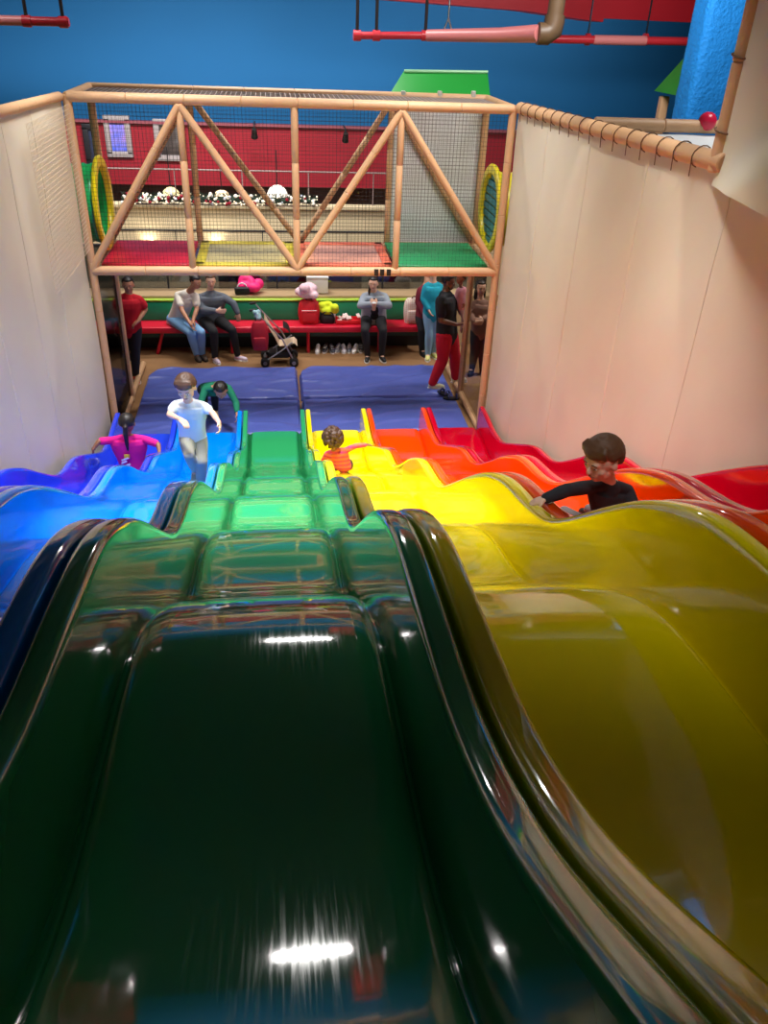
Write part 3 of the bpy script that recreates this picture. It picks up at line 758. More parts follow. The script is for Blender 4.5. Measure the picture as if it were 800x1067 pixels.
for k, (x, y) in enumerate(((265, 139), (360, 143))):
    p = atY(x, y, 18.9); t = thing('track_light', ['small black track light left of the middle bridge post', 'small lit track light right of the middle bridge post'][k], 'lamp', p, 'track lights before the red wall')
    obj('arm', MB().tube([p, p+V((0, .05, .16)), (p.x, 19.52, p.z+.16)], .016, 6), M_BLACK, t)
    R = Matrix.Rotation(.6, 3, 'X')
    h_ = obj('head', MB().tube([p+R @ V((0, 0, .1)), p+R @ V((0, 0, -.1))], [.05, .075], 14), M_BLACK, t)
    obj('lens', MB().tube([p+R @ V((0, 0, -.095)), p+R @ V((0, 0, -.105))], [.066, .066], 14), emit('lens_glow', (1, .95, .85), 3.0 if k else .2), h_)

# chandelier-like amber panel and sconces at the foot of the low cream wall
for k, x in enumerate((155, 225)):
    p = atY(x, 257, PY-.12); t = thing('wall_sconce', ['cream wall up-light behind the red bay of the bridge', 'cream wall up-light behind the yellow bay of the bridge'][k], 'lamp', p, 'up-lights on the low cream wall')
    obj('cup', MB().tube([p+V((0, 0, -.06)), p+V((0, 0, .0)), p+V((0, 0, .05))], [.03, .06, .07], 14, cap=False), M_CHROME, t)
    obj('bulb', MB().ell(p+V((0, 0, .0)), .035), emit('bulb_glow', (1, .86, .62), 260), t)

# ------------------------------------------------------------------ pipes
M_PR = mat('red_pipe', (190, 40, 52), .35); M_PP = mat('pale_red_pipe', (208, 124, 124), .35); M_IR = mat('black_iron', (30, 24, 24), .5); M_BR = mat('brown_cast_iron', (96, 74, 52), .45)
def hangers(t, pts, Y, zt=6.89):
    for x, y in pts:
        p = atY(x, y, Y); obj('hanger', MB().tube([p, V((p.x, p.y, zt))], .022, 8), M_IR, t)
        obj('collar', MB().tube([p+V((-.05, 0, 0)), p+V((.05, 0, 0))], .065, 12), M_PR, t)
Y = 12.5
t = thing('sprinkler_pipe', 'red pipe with a wide pale section, hung left of the brown elbow', 'pipe', atY(450, 37, Y))
a, b, c, d, e = atY(370, 37, Y), atY(443, 37, Y), atY(445, 37, Y), atY(520, 36.5, Y-.6), atY(563, 35, Y-1.3)
obj('thin_run', MB().tube([a, b], .045, 14), M_PR, t); obj('wide_run', MB().tube([c, d, e], [.07, .085, .10], 16), M_PP, t)
hangers(t, ((372, 37), (392, 37), (443, 37)), Y)
p = atY(466, 37, Y); obj('wire_hanger', MB().tube([p+V((-.07, 0, .02)), p+V((0, 0, .2)), (p.x, p.y, 6.89)], .012, 6).tube([p+V((.07, 0, .02)), p+V((0, 0, .2))], .012, 6), M_CHROME, t)
t = thing('drain_pipe', 'brown cast-iron pipe with an elbow at top centre right', 'pipe', e)
q = e+V((.12, -.02, 0))
obj('elbow', MB().tube([q+V((-.16, 0, -.0)), q+V((-.05, 0, .0)), q+V((.02, 0, .05)), q+V((.03, 0, .13)), q+V((.03, 0, .2))], [.12, .125, .13, .125, .12], 18), M_BR, t)
obj('riser', MB().tube([q+V((.03, 0, .18)), q+V((.06, 0, 1.55))], .1, 18), M_BR, t)
Y = 13.6
t = thing('sprinkler_pipe', 'red pipe running from the brown elbow to the blue column', 'pipe', atY(650, 42, Y))
a, b = atY(566, 40.5, Y), atY(760, 44, Y-.3)
obj('run', MB().tube([a, b], .055, 14), M_PR, t); obj('pale_run', MB().tube([a.lerp(b, .27), a.lerp(b, .55)], .064, 14), M_PP, t)
hangers(t, ((745, 43),), Y-.3)
for x in (612, 672):
    p = atY(x, 41, Y); obj('wire_hanger', MB().tube([p+V((0, 0, -.02)), (p.x, p.y, 6.89)], .014, 6), M_CHROME, t)
    obj('collar', MB().tube([p+V((-.03, 0, 0)), p+V((.03, 0, 0))], .08, 12), M_PR, t)
Y = 12.0
t = thing('sprinkler_pipe', 'red pipe at the top left corner against the blue wall', 'pipe', atY(30, 22, Y))
a, b = atY(-60, 19.5, Y), atY(72, 23, Y)
obj('run', MB().tube([a, b], .05, 14), M_PR, t); obj('pale_run', MB().tube([a, a.lerp(b, .65)], .054, 14), M_PP, t); hangers(t, ((28, 22), (66, 23)), Y)

# blue stucco column and little wooden playhouse behind the right platform
p0, p1 = atY(711, 132, 11.0), atY(756, 130, 11.0)
t = thing('column', 'rough bright blue stucco column at the upper right', 'column', ((p0.x+p1.x)/2, 11.2, 0))
mb = MB(); rows = []
w = p1.x-p0.x; xc = (p0.x+p1.x)/2+.0
for j in range(90):
    z = 6.88*j/89; ring = []
    for k in range(64):
        a = 2*PI*k/64; ca, sa = math.cos(a), math.sin(a); q = .6
        x = xc+w/2*math.copysign(abs(ca)**.35, ca)+.014*noise.noise(V((a*6, z*9, 0))); y = 11.2+.25*math.copysign(abs(sa)**.35, sa)+.014*noise.noise(V((a*6, z*9, 4)))
        ring.append(V((x, y, z)))
    rows.append(ring)
obj('shaft', mb.loft(rows), mat('blue_stucco', (10, 130, 215), .8, noise_amt=.15, noise_scale=12, bump=.9, bump_scale=26), t, 80)
obj('base_block', MB().rbox((xc, 11.2, .15), (w+.12, .62, .3), .03), mat('blue_stucco', (10, 130, 215), .8), t)
pa = atY(700, 130, 12.0)
t = thing('playhouse', 'small wooden playhouse tower with green roof beside the blue column', 'playhouse', (pa.x+.35, 12.3, 0))
pz = atY(703, 104, 12).z
for dx in (.08, .75):
    for dy in (0, .6): obj('post', MB().rbox((pa.x+dx, 12+dy, pz/2), (.12, .12, pz), .015), M_WOOD, t)
obj('beam', MB().rbox((pa.x+.42, 12, pz), (.8, .1, .12), .015), M_WOOD, t)
obj('deck', MB().rbox((pa.x+.42, 12.3, 3.4), (.8, .72, .1), .02), M_WOOD, t)
obj('roof', MB().prism([(pa.x-.03, 11.9, pz+.055), (pa.x+.42, 11.9, pz+.60), (pa.x+.87, 11.9, pz+.055)], (0, .85, 0)), mat('green_sheet', (26, 140, 50), .45), t)
p = atY(735, 130, 8.03); rtb = obj('end_knob', MB().ell(p+V((0, -.02, .03)), .085), mat('ball_red_plastic', (214, 30, 70), .3), rt); rtb['label'] = 'red knob on the rail'

def area(name, loc, tgt, sx_, sy_, power, col=(1, .97, .94), spread=180):
    l = bpy.data.lights.new(name, 'AREA'); l.shape = 'RECTANGLE'; l.size = sx_; l.size_y = sy_; l.energy = power; l.color = col; l.spread = math.radians(spread)
    o = bpy.data.objects.new(name, l); COL.objects.link(o); o.location = loc
    o.rotation_euler = (V(tgt)-V(loc)).to_track_quat('-Z', 'Y').to_euler(); return o
def spot(name, loc, tgt, power, ang, blend=.15, col=(1, .95, .87), r=.05):
    l = bpy.data.lights.new(name, 'SPOT'); l.energy = power; l.spot_size = math.radians(ang); l.spot_blend = blend; l.color = col; l.shadow_soft_size = r
    o = bpy.data.objects.new(name, l); COL.objects.link(o); o.location = loc
    o.rotation_euler = (V(tgt)-V(loc)).to_track_quat('-Z', 'Y').to_euler(); return o

# ------------------------------------------------------------------ people
def skin(name, c): return mat(name, c, .5)
M_EYE = mat('eye_dark', (24, 18, 16), .25); M_EYEW = mat('eye_white', (225, 220, 214), .3); M_LIP = mat('lip', (170, 96, 88), .5)
def basis(fwd, up):
    f = V(fwd).normalized(); u = V(up); u = (u-f*u.dot(f)).normalized(); l = u.cross(f)   # l = the figure's left
    return l, f, u
def head_mb(mb, c, fwd, up, hh):
    """skull, jaw, nose, ears: hh = height of the head"""
    l, f, u = basis(fwd, up); R = Matrix((l, f, u)).transposed(); q = lambda x, y, z: V(c)+R @ V((x*hh, y*hh, z*hh))
    mb.ell(q(0, -.05, .10), (.365*hh, .42*hh, .395*hh), R, 20, 14)
    mb.ell(q(0, .08, -.20), (.29*hh, .275*hh, .29*hh), R, 16, 10)
    mb.ell(q(0, .20, -.38), (.12*hh, .12*hh, .09*hh), R, 10, 8)
    mb.tube([q(0, .33, .04), q(0, .40, -.09), q(0, .41, -.13), q(0, .35, -.17)], [.03*hh, .05*hh, .062*hh, .04*hh], 8)
    for s in (-1, 1):
        mb.ell(q(s*.365, -.03, -.04), (.045*hh, .075*hh, .12*hh), R, 10, 8)
        mb.ell(q(s*.17, .205, -.12), (.125*hh, .10*hh, .13*hh), R, 10, 8)
        mb.ell(q(s*.12, .31, .10), (.11*hh, .06*hh, .04*hh), R, 10, 8)
    return q, R
def face_parts(root, q, R, hh, brow):
    for s in (-1, 1):
        e = obj('eye', MB().ell(q(s*.14, .33, .0), (.05*hh, .026*hh, .026*hh), R, 10, 8), M_EYEW, root)
        obj('iris', MB().ell(q(s*.14, .349, .0), (.022*hh, .01*hh, .022*hh), R, 8, 6), M_EYE, e)
        obj('eyebrow', MB().tube([q(s*.07, .365, .09), q(s*.14, .365, .108), q(s*.21, .33, .085)], .011*hh, 6), brow, root)
    obj('mouth', MB().tube([q(-.10, .315, -.27), q(-.04, .35, -.265), q(.04, .35, -.265), q(.10, .315, -.27)], [.012*hh, .024*hh, .024*hh, .012*hh], 6), M_LIP, root)
def hand_mb(mb, w, d, n, L, curl=.5, side=1, r0=None):
    """w wrist, d direction of the hand, n the way the palm faces, side = +1 thumb towards d x n"""
    d = V(d).normalized(); n = V(n); n = (n-d*n.dot(d)).normalized(); t = d.cross(n)*side; w = V(w)
    P_ = lambda a, b, c: w+d*a*L+t*b*L+n*c*L
    for b in (-.16, -.055, .055, .16): mb.tube([P_(.0, b*.55, 0), P_(.25, b*.9, -.01), P_(.48, b, 0)], [.105*L, .10*L, .085*L], 8)
    mb.tube([P_(-.1, 0, 0), P_(.1, 0, 0), P_(.3, 0, 0)], [.15*L, .16*L, .15*L], 10, flat=.7)
    for b, ln in ((-.18, .38), (-.06, .48), (.06, .52), (.18, .46)):
        p = P_(.46, b, 0); pts = [p-d*.08*L, p]; a = curl*.35
        for seg in (.42, .33, .25):
            p = p+(d*math.cos(a)+n*math.sin(a))*ln*seg*L+t*(b*.12*L*seg); pts.append(p); a += curl*.75
        mb.tube(pts, [.06*L, .062*L, .056*L, .05*L, .04*L], 8); mb.ell(pts[-1], .04*L, nu=8, nv=6)
    p = P_(.12, .14, .03); q_ = p+(d*.55+t*.75+n*.2).normalized()*.2*L; z = q_+(d*.85+t*.35+n*(.2+curl*.3)).normalized()*.2*L
    mb.tube([P_(.1, .05, .0), p, q_, z], [.08*L, .085*L, .068*L, .048*L], 8); mb.ell(z, .048*L, nu=8, nv=6)
def limb(mb, pts, rad, seg=14):
    pts = [V(p) for p in pts]
    for i in range(len(pts)-1):
        a, b = pts[i], pts[i+1]; m_ = 6
        q = [a.lerp(b, k/m_) for k in range(m_+1)]
        # a little belly in each segment so that limbs taper like limbs
        r = [rad[i]+(rad[i+1]-rad[i])*k/m_+.07*rad[i]*math.sin(PI*min(1, 1.35*k/m_)) for k in range(m_+1)]
        mb.tube(q, r, seg)
    for p, r in zip(pts, rad): mb.ell(p, r*.995, nu=12, nv=8)
def trunk(mb, secs, n=20):
    """secs: centre, left vector, half width, forward vector, half depth"""
    rings = []
    for c, l, a, f, b in secs:
        c = V(c); l = V(l).normalized(); f = V(f); f = (f-l*f.dot(l)).normalized()
        rings.append([c+l*a*math.copysign(abs(math.cos(2*PI*k/n))**.85, math.cos(2*PI*k/n))+f*b*math.sin(2*PI*k/n) for k in range(n)])
    mb.loft(rings)
    mb.ell(secs[0][0], [min(secs[0][2], secs[0][4])*.95]*3); mb.ell(secs[-1][0], [min(secs[-1][2], secs[-1][4])*.9]*3)
def person(label, J, s, fwd, look, sk, shirt, trousers, shoes=None, hair=None, sleeve=.55, fat=1.0, headk=None, lup=(0, 0, 1), hands=((0, 0, -1), (0, 0, -1)), palm=((0, 1, 0), (0, 1, 0)), curl=(.6, .6),
           leg_cover=1.0, name='person', group=None, feet=None, shirt_len=.35, curly=False, vox=None, face=True, sleeve_r=1.0, leg_fat=1.0):
    """J: joints in world space. head, neck, sL, sR, eL, eR, wL, wR, hL, hR, kL, kR, aL, aR. s = standing height, L = the figure's own left"""
    hL, hR, sL, sR = V(J['hL']), V(J['hR']), V(J['sL']), V(J['sR'])
    pel = (hL+hR)/2; sh = (sL+sR)/2; g = s/1.72
    base = V((pel.x, pel.y, min(V(J['aL']).z, V(J['aR']).z)-.06*g))
    root = thing(name, label, 'person', base, group)
    vox = vox or max(.0055, .0085*g)
    lh = (hL-hR).normalized(); ls = (sL-sR).normalized(); fv = V(fwd)
    wsh = (sL-sR).length/2+.022*g; whp = max((hL-hR).length/2+.075*g, .11*g)
    nk = V(J['neck']); spine = (sh-pel)
    def secs(k, e, lo=-.12, hi=1.0, stop=False):
        out = []
        for t, l, a, b in ((lo, lh, whp*.9, .10*g), (.02, lh, whp, .112*g), (.22, lh, whp*.94, .105*g), (.45, (lh+ls), (whp+wsh)*.44, .10*g), (.68, ls, wsh*.90, .112*g), (.86, ls, wsh*.96, .105*g), (.97, ls, wsh*.80, .088*g), (1.06, ls, wsh*.42, .062*g)):
            if t > hi: break
            c = pel+spine*t
            # round the back when it leans
            out.append((c, l, a*k*fat+e, fv, b*k*fat+e))
        return out
    hh = headk or .128*s
    sd_ = spine.normalized(); SH = {k: V(J['s'+k])-sd_*.03*g+(sh-V(J['s'+k])).normalized()*.012*g for k in 'LR'}
    body = MB(); trunk(body, secs(.95, -.004))
    for k in 'LR': body.tube([sh+(nk-sh)*.5, V(SH[k])+sd_*.01*g], [.052*g, .040*g], 12)
    c = V(J['head'])
    l_, f_, u_ = basis(look, lup)
    body.tube([sh-spine.normalized()*.06*g, nk, c-u_*hh*.22-f_*hh*.08], [.08*g, .056*g*(1+.15*(fat-1)), .052*g], 12)
    q, R = head_mb(body, c, look, lup, hh)
    A = .048*g*fat**.5; arms = {}
    for sd in 'LR':
        limb(body, [SH[sd], J['e'+sd], J['w'+sd]], [A*1.05, A*.80, A*.56])
        limb(body, [J['h'+sd], J['k'+sd], J['a'+sd]], [.080*g*fat**.5*leg_fat, .054*g*leg_fat, .036*g])
    for i, sd in enumerate('LR'):
        hand_mb(body, J['w'+sd], hands[i], palm[i], .108*s*.95, curl[i], 1 if i else -1)
        ft = V(feet[i]) if feet else V(fv)
        ft = V((ft.x, ft.y, ft.z)).normalized(); a = V(J['a'+sd])
        body.tube([a, a+ft*.05*g-V((0, 0, .035*g)), a+ft*.15*g-V((0, 0, .045*g))], [.036*g, .036*g, .026*g], 10)
    b = fused('body', body, sk, root, vox, 4)
    if face: face_parts(root, q, R, hh, hair[0] if hair else M_EYE)
    # trousers
    tm = MB(); e = .014*g
    trunk(tm, secs(1.02, e*.6, lo=-.14, hi=.25))
    for sd in 'LR':
        h_, k_, a_ = V(J['h'+sd]), V(J['k'+sd]), V(J['a'+sd]); a2 = k_.lerp(a_, leg_cover*.98)
        limb(tm, [h_, k_, a2], [(.084*g*fat**.5)*leg_fat+e, .058*g*leg_fat+e, .044*g*leg_fat+e*.8])
    fused('trousers', tm, trousers, root, vox, 5)
    # shirt
    sm = MB(); e = .017*g
    trunk(sm, secs(1.02, e, lo=-.14 if shirt_len > .3 else .1))
    sm.tube([sh-spine.normalized()*.03*g, sh.lerp(nk, .55)], [.10*g, .068*g], 14)
    for sd in 'LR':
        sm.tube([sh+(nk-sh)*.35, SH[sd]+sd_*.01*g], [.058*g, .052*g], 12); S_, E_, W_ = SH[sd], V(J['e'+sd]), V(J['w'+sd])
        if sleeve <= .78: limb(sm, [S_, S_.lerp(E_, sleeve)], [A*.98+e*.7, A*.98*(sleeve_r+1)/2+e])
        else: limb(sm, [S_, E_, E_.lerp(W_, min(1, sleeve-.05 if sleeve < 1 else .94))], [A*.98+e*.7, A*.84*(sleeve_r+1)/2+e, A*.62*(sleeve_r+1)/2+e])
    fused('shirt', sm, shirt, root, vox, 9)
    if shoes:
        for i, sd in enumerate('LR'):
            ft = V(feet[i] if feet else fv).normalized(); a = V(J['a'+sd]); dn = V((0, 0, -1)) if abs(ft.z) < .75 else V((0, 1, 0))
            mb = MB(); o = a+dn*.045*g
            mb.tube([o-ft*.055*g, o+ft*.02*g, o+ft*.10*g+dn*.006*g, o+ft*.165*g+dn*.012*g, o+ft*.19*g+dn*.014*g], [.036*g, .046*g, .042*g, .036*g, .02*g], 12)
            mb.tube([a+V((0, 0, .01*g)), o], [.042*g, .045*g], 12)
            sh_ = fused('shoe', mb, shoes[0], root, vox*.9, 3)
            sl = MB(); side = ft.cross(dn).normalized(); out = [o+ft*(.065*g+.135*g*math.sin(t))+side*(.05*g*math.cos(t)*(1+.12*math.sin(t)))+dn*.028*g for t in [2*PI*k/22 for k in range(22)]]
            sl.prism(out, dn*.02*g); obj('sole', sl, shoes[1], sh_)
    if hair:
        hm = MB(); hk, style = hair[0], hair[1]
        qq = lambda x, y, z: c+R @ V((x*hh, y*hh, z*hh))
        if style == 'curly':
            r_ = random.Random(5)
            for k in range(150):
                th = r_.uniform(0, 2*PI); ph = math.asin(r_.uniform(-.75, 1)); d = V((math.cos(ph)*math.cos(th), math.cos(ph)*math.sin(th), math.sin(ph)))
                if d.y > .45 and d.z < .45: continue
                hm.ell(qq(d.x*.56, -.1+d.y*.58, .04+d.z*.60), r_.uniform(.09, .15)*hh, nu=8, nv=6)
            hm.ell(qq(0, -.12, .1), (.50*hh, .50*hh, .52*hh), R)
        else:
            # a cap that leaves the face free, made of a shell of overlapping locks
            for th in [2*PI*k/22 for k in range(22)]:
                for ph in (-.25, 0, .25, .5, .75, 1.0, 1.3):
                    d = V((math.cos(ph)*math.sin(th), math.cos(ph)*math.cos(th), math.sin(ph)))
                    front = d.y > .35
                    if front and ph < (.5 if style == 'mop' else .7): continue
                    if d.y > -.2 and ph < .1 and style != 'long': continue
                    hm.ell(qq(d.x*.345, -.06+d.y*.395, .12+d.z*.375), .09*hh*(1.2 if style == 'mop' else 1), nu=8, nv=6)
            if style == 'mop':
                for x in (-.30, -.22, -.14, -.05, .04, .13, .22, .30): hm.tube([qq(x*.8, .1, .48), qq(x, .27-abs(x)*.25, .40), qq(x*1.05, .36-abs(x)*.42, .25)], [.07*hh, .07*hh, .04*hh], 8)
            if style in ('pony', 'tail'):
                p0 = qq(0, -.44, .12); hm.ell(p0, .11*hh, nu=8, nv=6)
                ln = 1.25 if style == 'pony' else .7
                hm.tube([p0, qq(.02, -.56, -.02), qq(.03, -.60, -.35), qq(.03, -.56, -.35-ln*.45), qq(.02, -.52, -.35-ln*.75)], [.09*hh, .12*hh, .125*hh, .10*hh, .05*hh], 10)
            if style == 'long':
                for x in (-.3, -.24, .24, .3, -.12, .12, 0):
                    y = -.28+abs(x)*.7; hm.tube([qq(x*.95, y, .15), qq(x*1.1, y-.02, -.25), qq(x*1.15, y-.05, -.7), qq(x*1.1, y-.03, -1.0)], [.12*hh, .13*hh, .12*hh, .05*hh], 8)
            if style == 'bun': hm.ell(qq(0, -.5, .25), .17*hh)
            if style == 'side': hm.tube([qq(-.1, -.3, -.1), qq(-.3, -.15, -.35), qq(-.34, .02, -.7), qq(-.3, .06, -1.0)], [.12*hh, .11*hh, .1*hh, .04*hh], 8)
        fused('hair', hm, hk, root, max(.006, hh*.03), 3)
        if style == 'beard' or (len(hair) > 2 and hair[2] == 'beard'):
            bm_ = MB()
            for x in (-.24, -.16, -.08, 0, .08, .16, .24): bm_.tube([qq(x*1.02, .22-abs(x)*.9, -.2), qq(x*.9, .29-abs(x)*.7, -.36), qq(x*.6, .24-abs(x)*.3, -.46)], [.06*hh, .07*hh, .05*hh], 8)
            fused('beard', bm_, hk, root, .007, 3)
    return root, q, R, hh
def at(x, y, Y): return atY(x, y, Y)
SK_L = skin('skin_light', (226, 180, 154)); SK_M = skin('skin_medium', (190, 134, 104)); SK_D = skin('skin_tan', (146, 98, 72)); SK_B = skin('skin_brown', (112, 74, 54))
H_DK = mat('hair_black', (26, 20, 18), .45); H_BR = mat('hair_brown', (74, 50, 36), .5); H_MB = mat('hair_mid_brown', (96, 66, 44), .5)
cl = lambda n, c: mat('cloth_'+n, c, .85, noise_amt=.08, noise_scale=9, bump=.15, bump_scale=25)

# --- girl in pink, sitting on the deep blue slide, seen from behind
gx = X0+PITCHX*.5; gz = seat_z(8.75)
J = dict(head=at(132.5, 441, 8.62), neck=at(133, 452, 8.66), sL=at(116, 457, 8.66), sR=at(151, 456, 8.66), eL=at(103, 460, 8.55), eR=at(165, 463, 8.55), wL=at(97, 468, 8.50), wR=at(166, 472, 8.45),
         hL=V((gx-.085, 8.68, gz+.1)), hR=V((gx+.085, 8.68, gz+.1)), kL=V((gx-.11, 9.0, bed_z(9.0)+.22)), kR=V((gx+.11, 9.0, bed_z(9.0)+.22)), aL=V((gx-.1, 9.35, bed_z(9.35)+.11)), aR=V((gx+.1, 9.35, bed_z(9.35)+.11)))
J['sL'], J['sR'], J['eL'], J['eR'], J['wL'], J['wR'] = J['sL'], J['sR'], J['eL'], J['eR'], J['wL'], J['wR']
r, q, R, hh = person('girl with long black ponytail in hot pink t-shirt sitting on the deep blue slide', {**J}, 1.25, (0, 1, 0), (0, 1, -.1), SK_D, cl('hot_pink', (232, 20, 140)), cl('grey_leggings', (70, 70, 90)), (M_WHITE, M_WHITE),
       (H_DK, 'pony'), sleeve=.78, headk=.225, hands=((-.15, .2, -.9), (.15, .2, -.9)), palm=((1, 0, 0), (-1, 0, 0)))
p = at(126, 472, 8.5)
mb = MB(); pr = (J['hL']+J['hR'])/2; 
for dx, dz, w_, c_ in ((-.045, .23, .09, 0), (-.06, .19, .07, 0), (-.03, .15, .08, 0)):
    mb.rbox(pr+V((dx, -.128, dz)), (w_, .012, .022), .004, Matrix.Rotation(-.4, 3, 'Y'))
pb = obj('shirt_print', mb, mat('print_white', (235, 235, 245), .6), r); pb['label'] = 'white striped print on the back of the shirt'
mb = MB().rbox(pr+V((-.02, -.126, .265)), (.06, .012, .05), .004)
pb = obj('shirt_print', mb, mat('print_yellow', (240, 210, 50), .6), r); pb['label'] = 'yellow patch of the shirt print'

# --- boy in white running up the blue slide
J = dict(head=at(193.5, 404, 6.62), neck=at(196, 417, 6.74), sL=at(212, 421, 6.78), sR=at(182, 420, 6.74), eL=at(222, 431, 6.72), eR=at(176.5, 432, 6.66), wL=at(228, 440, 6.55), wR=at(188, 437, 6.46),
         hL=at(208, 456, 6.86), hR=at(194, 456, 6.86), kL=at(210.5, 480, 6.70), kR=at(197, 474, 6.60), aL=V((at(207, 508, 6.9).x, 6.9, seat_z(6.9)+.06)), aR=at(203, 489, 6.86))
person('boy in white t-shirt and grey trousers running up the blue slide', J, 1.25, (-.1, -1, -.1), (-.15, -.9, -.45), SK_L, cl('white_tee', (206, 218, 232)), cl('sage_grey', (150, 150, 136)), (mat('sneaker_tan', (170, 160, 130), .6), M_BLACK),
       (H_BR, 'mop'), sleeve=.5, headk=.222, hands=((.1, -.5, -.6), (.5, -.6, -.2)), palm=((-1, 0, 0), (0, 0, -1)), feet=((-.05, -1, .2), (-.15, -.7, -.6)), curl=(.8, .8))

# --- boy in green bending over at the foot of the blue slide
J = dict(head=at(230, 407, 10.25), neck=at(226, 401, 10.42), sL=at(239, 404, 10.45), sR=at(213, 406, 10.45), eL=at(246, 420, 10.38), eR=at(209, 420, 10.35), wL=at(247, 431, 10.24), wR=at(211, 431, 10.25),
         hL=at(224, 406, 10.95), hR=at(211, 406, 10.95), kL=V((at(225, 425, 10.8).x, 10.72, .50)), kR=V((at(214, 427, 10.8).x, 10.74, .50)), aL=V((at(225, 445, 10.8).x, 10.92, .15)), aR=V((at(214, 445, 10.8).x, 10.88, .15)))
person('boy in green long-sleeved shirt bending over at the foot of the blue slide', J, 1.38, (0, -.5, -.85), (.05, -.75, -.65), SK_M, cl('green_shirt', (14, 120, 88)), cl('black_trousers', (26, 26, 32)), (mat('shoe_cream', (206, 196, 170), .6), M_WHITE),
       (H_DK, 'short'), sleeve=.8, headk=.235, lup=(0, -.6, .8), hands=((.0, -.4, -.9), (0, -.3, -.9)), palm=((-1, 0, 0), (1, 0, 0)), feet=((.1, -1, 0), (-.1, -1, 0)))

# --- curly-haired toddler on the yellow slide
tx = X0+PITCHX*3.5-.06; tz0 = seat_z(8.2)
J = dict(head=at(346, 456, 8.10), neck=at(348, 468, 8.14), sL=at(339.5, 472, 8.16), sR=at(360, 468, 8.14), eL=at(337, 480, 8.2), eR=at(371, 464.5, 8.16), wL=at(340, 488, 8.3), wR=at(381, 463.5, 8.18),
         hL=V((tx-.07, 8.2, tz0+.09)), hR=V((tx+.07, 8.2, tz0+.09)), kL=V((tx-.09, 8.44, bed_z(8.44)+.17)), kR=V((tx+.10, 8.44, bed_z(8.44)+.17)), aL=V((tx-.09, 8.66, bed_z(8.66)+.1)), aR=V((tx+.09, 8.66, bed_z(8.66)+.1)))
person('toddler with curly brown hair in pink and orange plaid shirt sitting on the yellow slide', J, .95, (-.15, 1, 0), (-.35, 1, -.1), SK_D, checks('plaid_pink_orange', (214, 64, 96), (190, 50, 150), (240, 140, 60), 5.5), cl('dark_brown_pants', (50, 34, 34)), (M_WHITE, M_WHITE),
       (H_BR, 'curly'), sleeve=1.0, headk=.19, hands=((0, .2, -1), (.9, .2, -.1)), palm=((1, 0, 0), (0, 0, -1)))

# --- boy in dark sweater climbing the orange slide
ox = X0+PITCHX*4.5; oY = 3.35
J = dict(head=at(627, 479, 3.2), neck=at(634, 498, 3.30), sL=at(654, 509, 3.36), sR=at(613, 505, 3.26), eL=at(662, 535, 3.3), eR=at(590, 511, 3.10), wL=at(655, 556, 3.2), wR=at(568, 519.5, 3.02),
         hL=at(650, 570, 3.55), hR=at(628, 568, 3.5), kL=V((ox+.12, 3.36, bed_z(3.36)+.14)), kR=V((ox-.10, 3.30, bed_z(3.30)+.14)), aL=V((ox+.10, 3.66, bed_z(3.66)+.12)), aR=V((ox-.06, 3.62, bed_z(3.62)+.12)))
person('boy in dark grey sweater climbing the orange slide with one arm stretched out', J, 1.0, (-.35, -1, -.25), (-.92, -.42, -.30), skin('skin_fair', (236, 200, 176)), cl('charcoal_sweater', (40, 44, 52)), cl('grey_trousers', (120, 112, 112)), (M_BLACK, M_BLACK),
       (H_MB, 'mop'), sleeve=1.0, headk=.215, hands=((.3, -.4, -.8), (-.85, .1, -.35)), palm=((-1, 0, 0), (-.1, 0, -1)), feet=((0, .9, -.35), (0, .9, -.35)), vox=.0055, curl=(.5, .75))

# --- adults
MR = 12.42
J = dict(head=at(133.5, 297, MR), neck=at(134, 306, MR), sL=at(146, 310, MR), sR=at(121, 310, MR), eL=at(151.5, 322, MR+.05), eR=at(117, 326, MR), wL=at(144.5, 334, MR-.12), wR=at(118, 340, MR-.1),
         hL=at(141, 341, MR), hR=at(128, 341, MR), kL=at(141, 367, MR-.02), kR=at(130, 367, MR), aL=V((at(141, 390, MR).x, MR+.02, .09)), aR=V((at(131, 390, MR).x, MR+.04, .09)))
person('man in red polo shirt and dark trousers standing with hand on hip, far left', J, 1.76, (.15, -1, 0), (.1, -1, -.1), SK_M, cl('red_polo', (196, 14, 36)), cl('dark_navy_jeans', (28, 30, 42)), (mat('red_sneaker', (214, 24, 34), .5), M_WHITE),
       (H_DK, 'short'), sleeve=.6, hands=((-.7, -.2, -.5), (0, 0, -1)), palm=((-.3, 0, -1), (1, 0, 0)), feet=((.35, -1, 0), (-.2, -1, 0)), sleeve_r=1.25)
SB = 13.66
def sit(xL, xR, z=SZ+.095, Y=SB): return V((at(xL, 330, Y).x, Y, z)), V((at(xR, 330, Y).x, Y, z))
hl, hr_ = sit(190, 179)
J = dict(head=at(204, 294, 13.30), neck=at(199, 302, 13.40), sL=at(205, 307, 13.38), sR=at(185, 306, 13.5), eL=at(205, 322, 13.28), eR=at(190, 324, 13.3), wL=at(201, 334, 13.12), wR=at(198, 337, 13.08),
         hL=hl, hR=hr_, kL=V((at(209, 343, 13.12).x, 13.12, .55)), kR=V((at(198, 343, 13.10).x, 13.10, .55)), aL=V((at(211, 366, 13.45).x, 13.36, .09)), aR=V((at(205, 366, 13.45).x, 13.34, .09)))
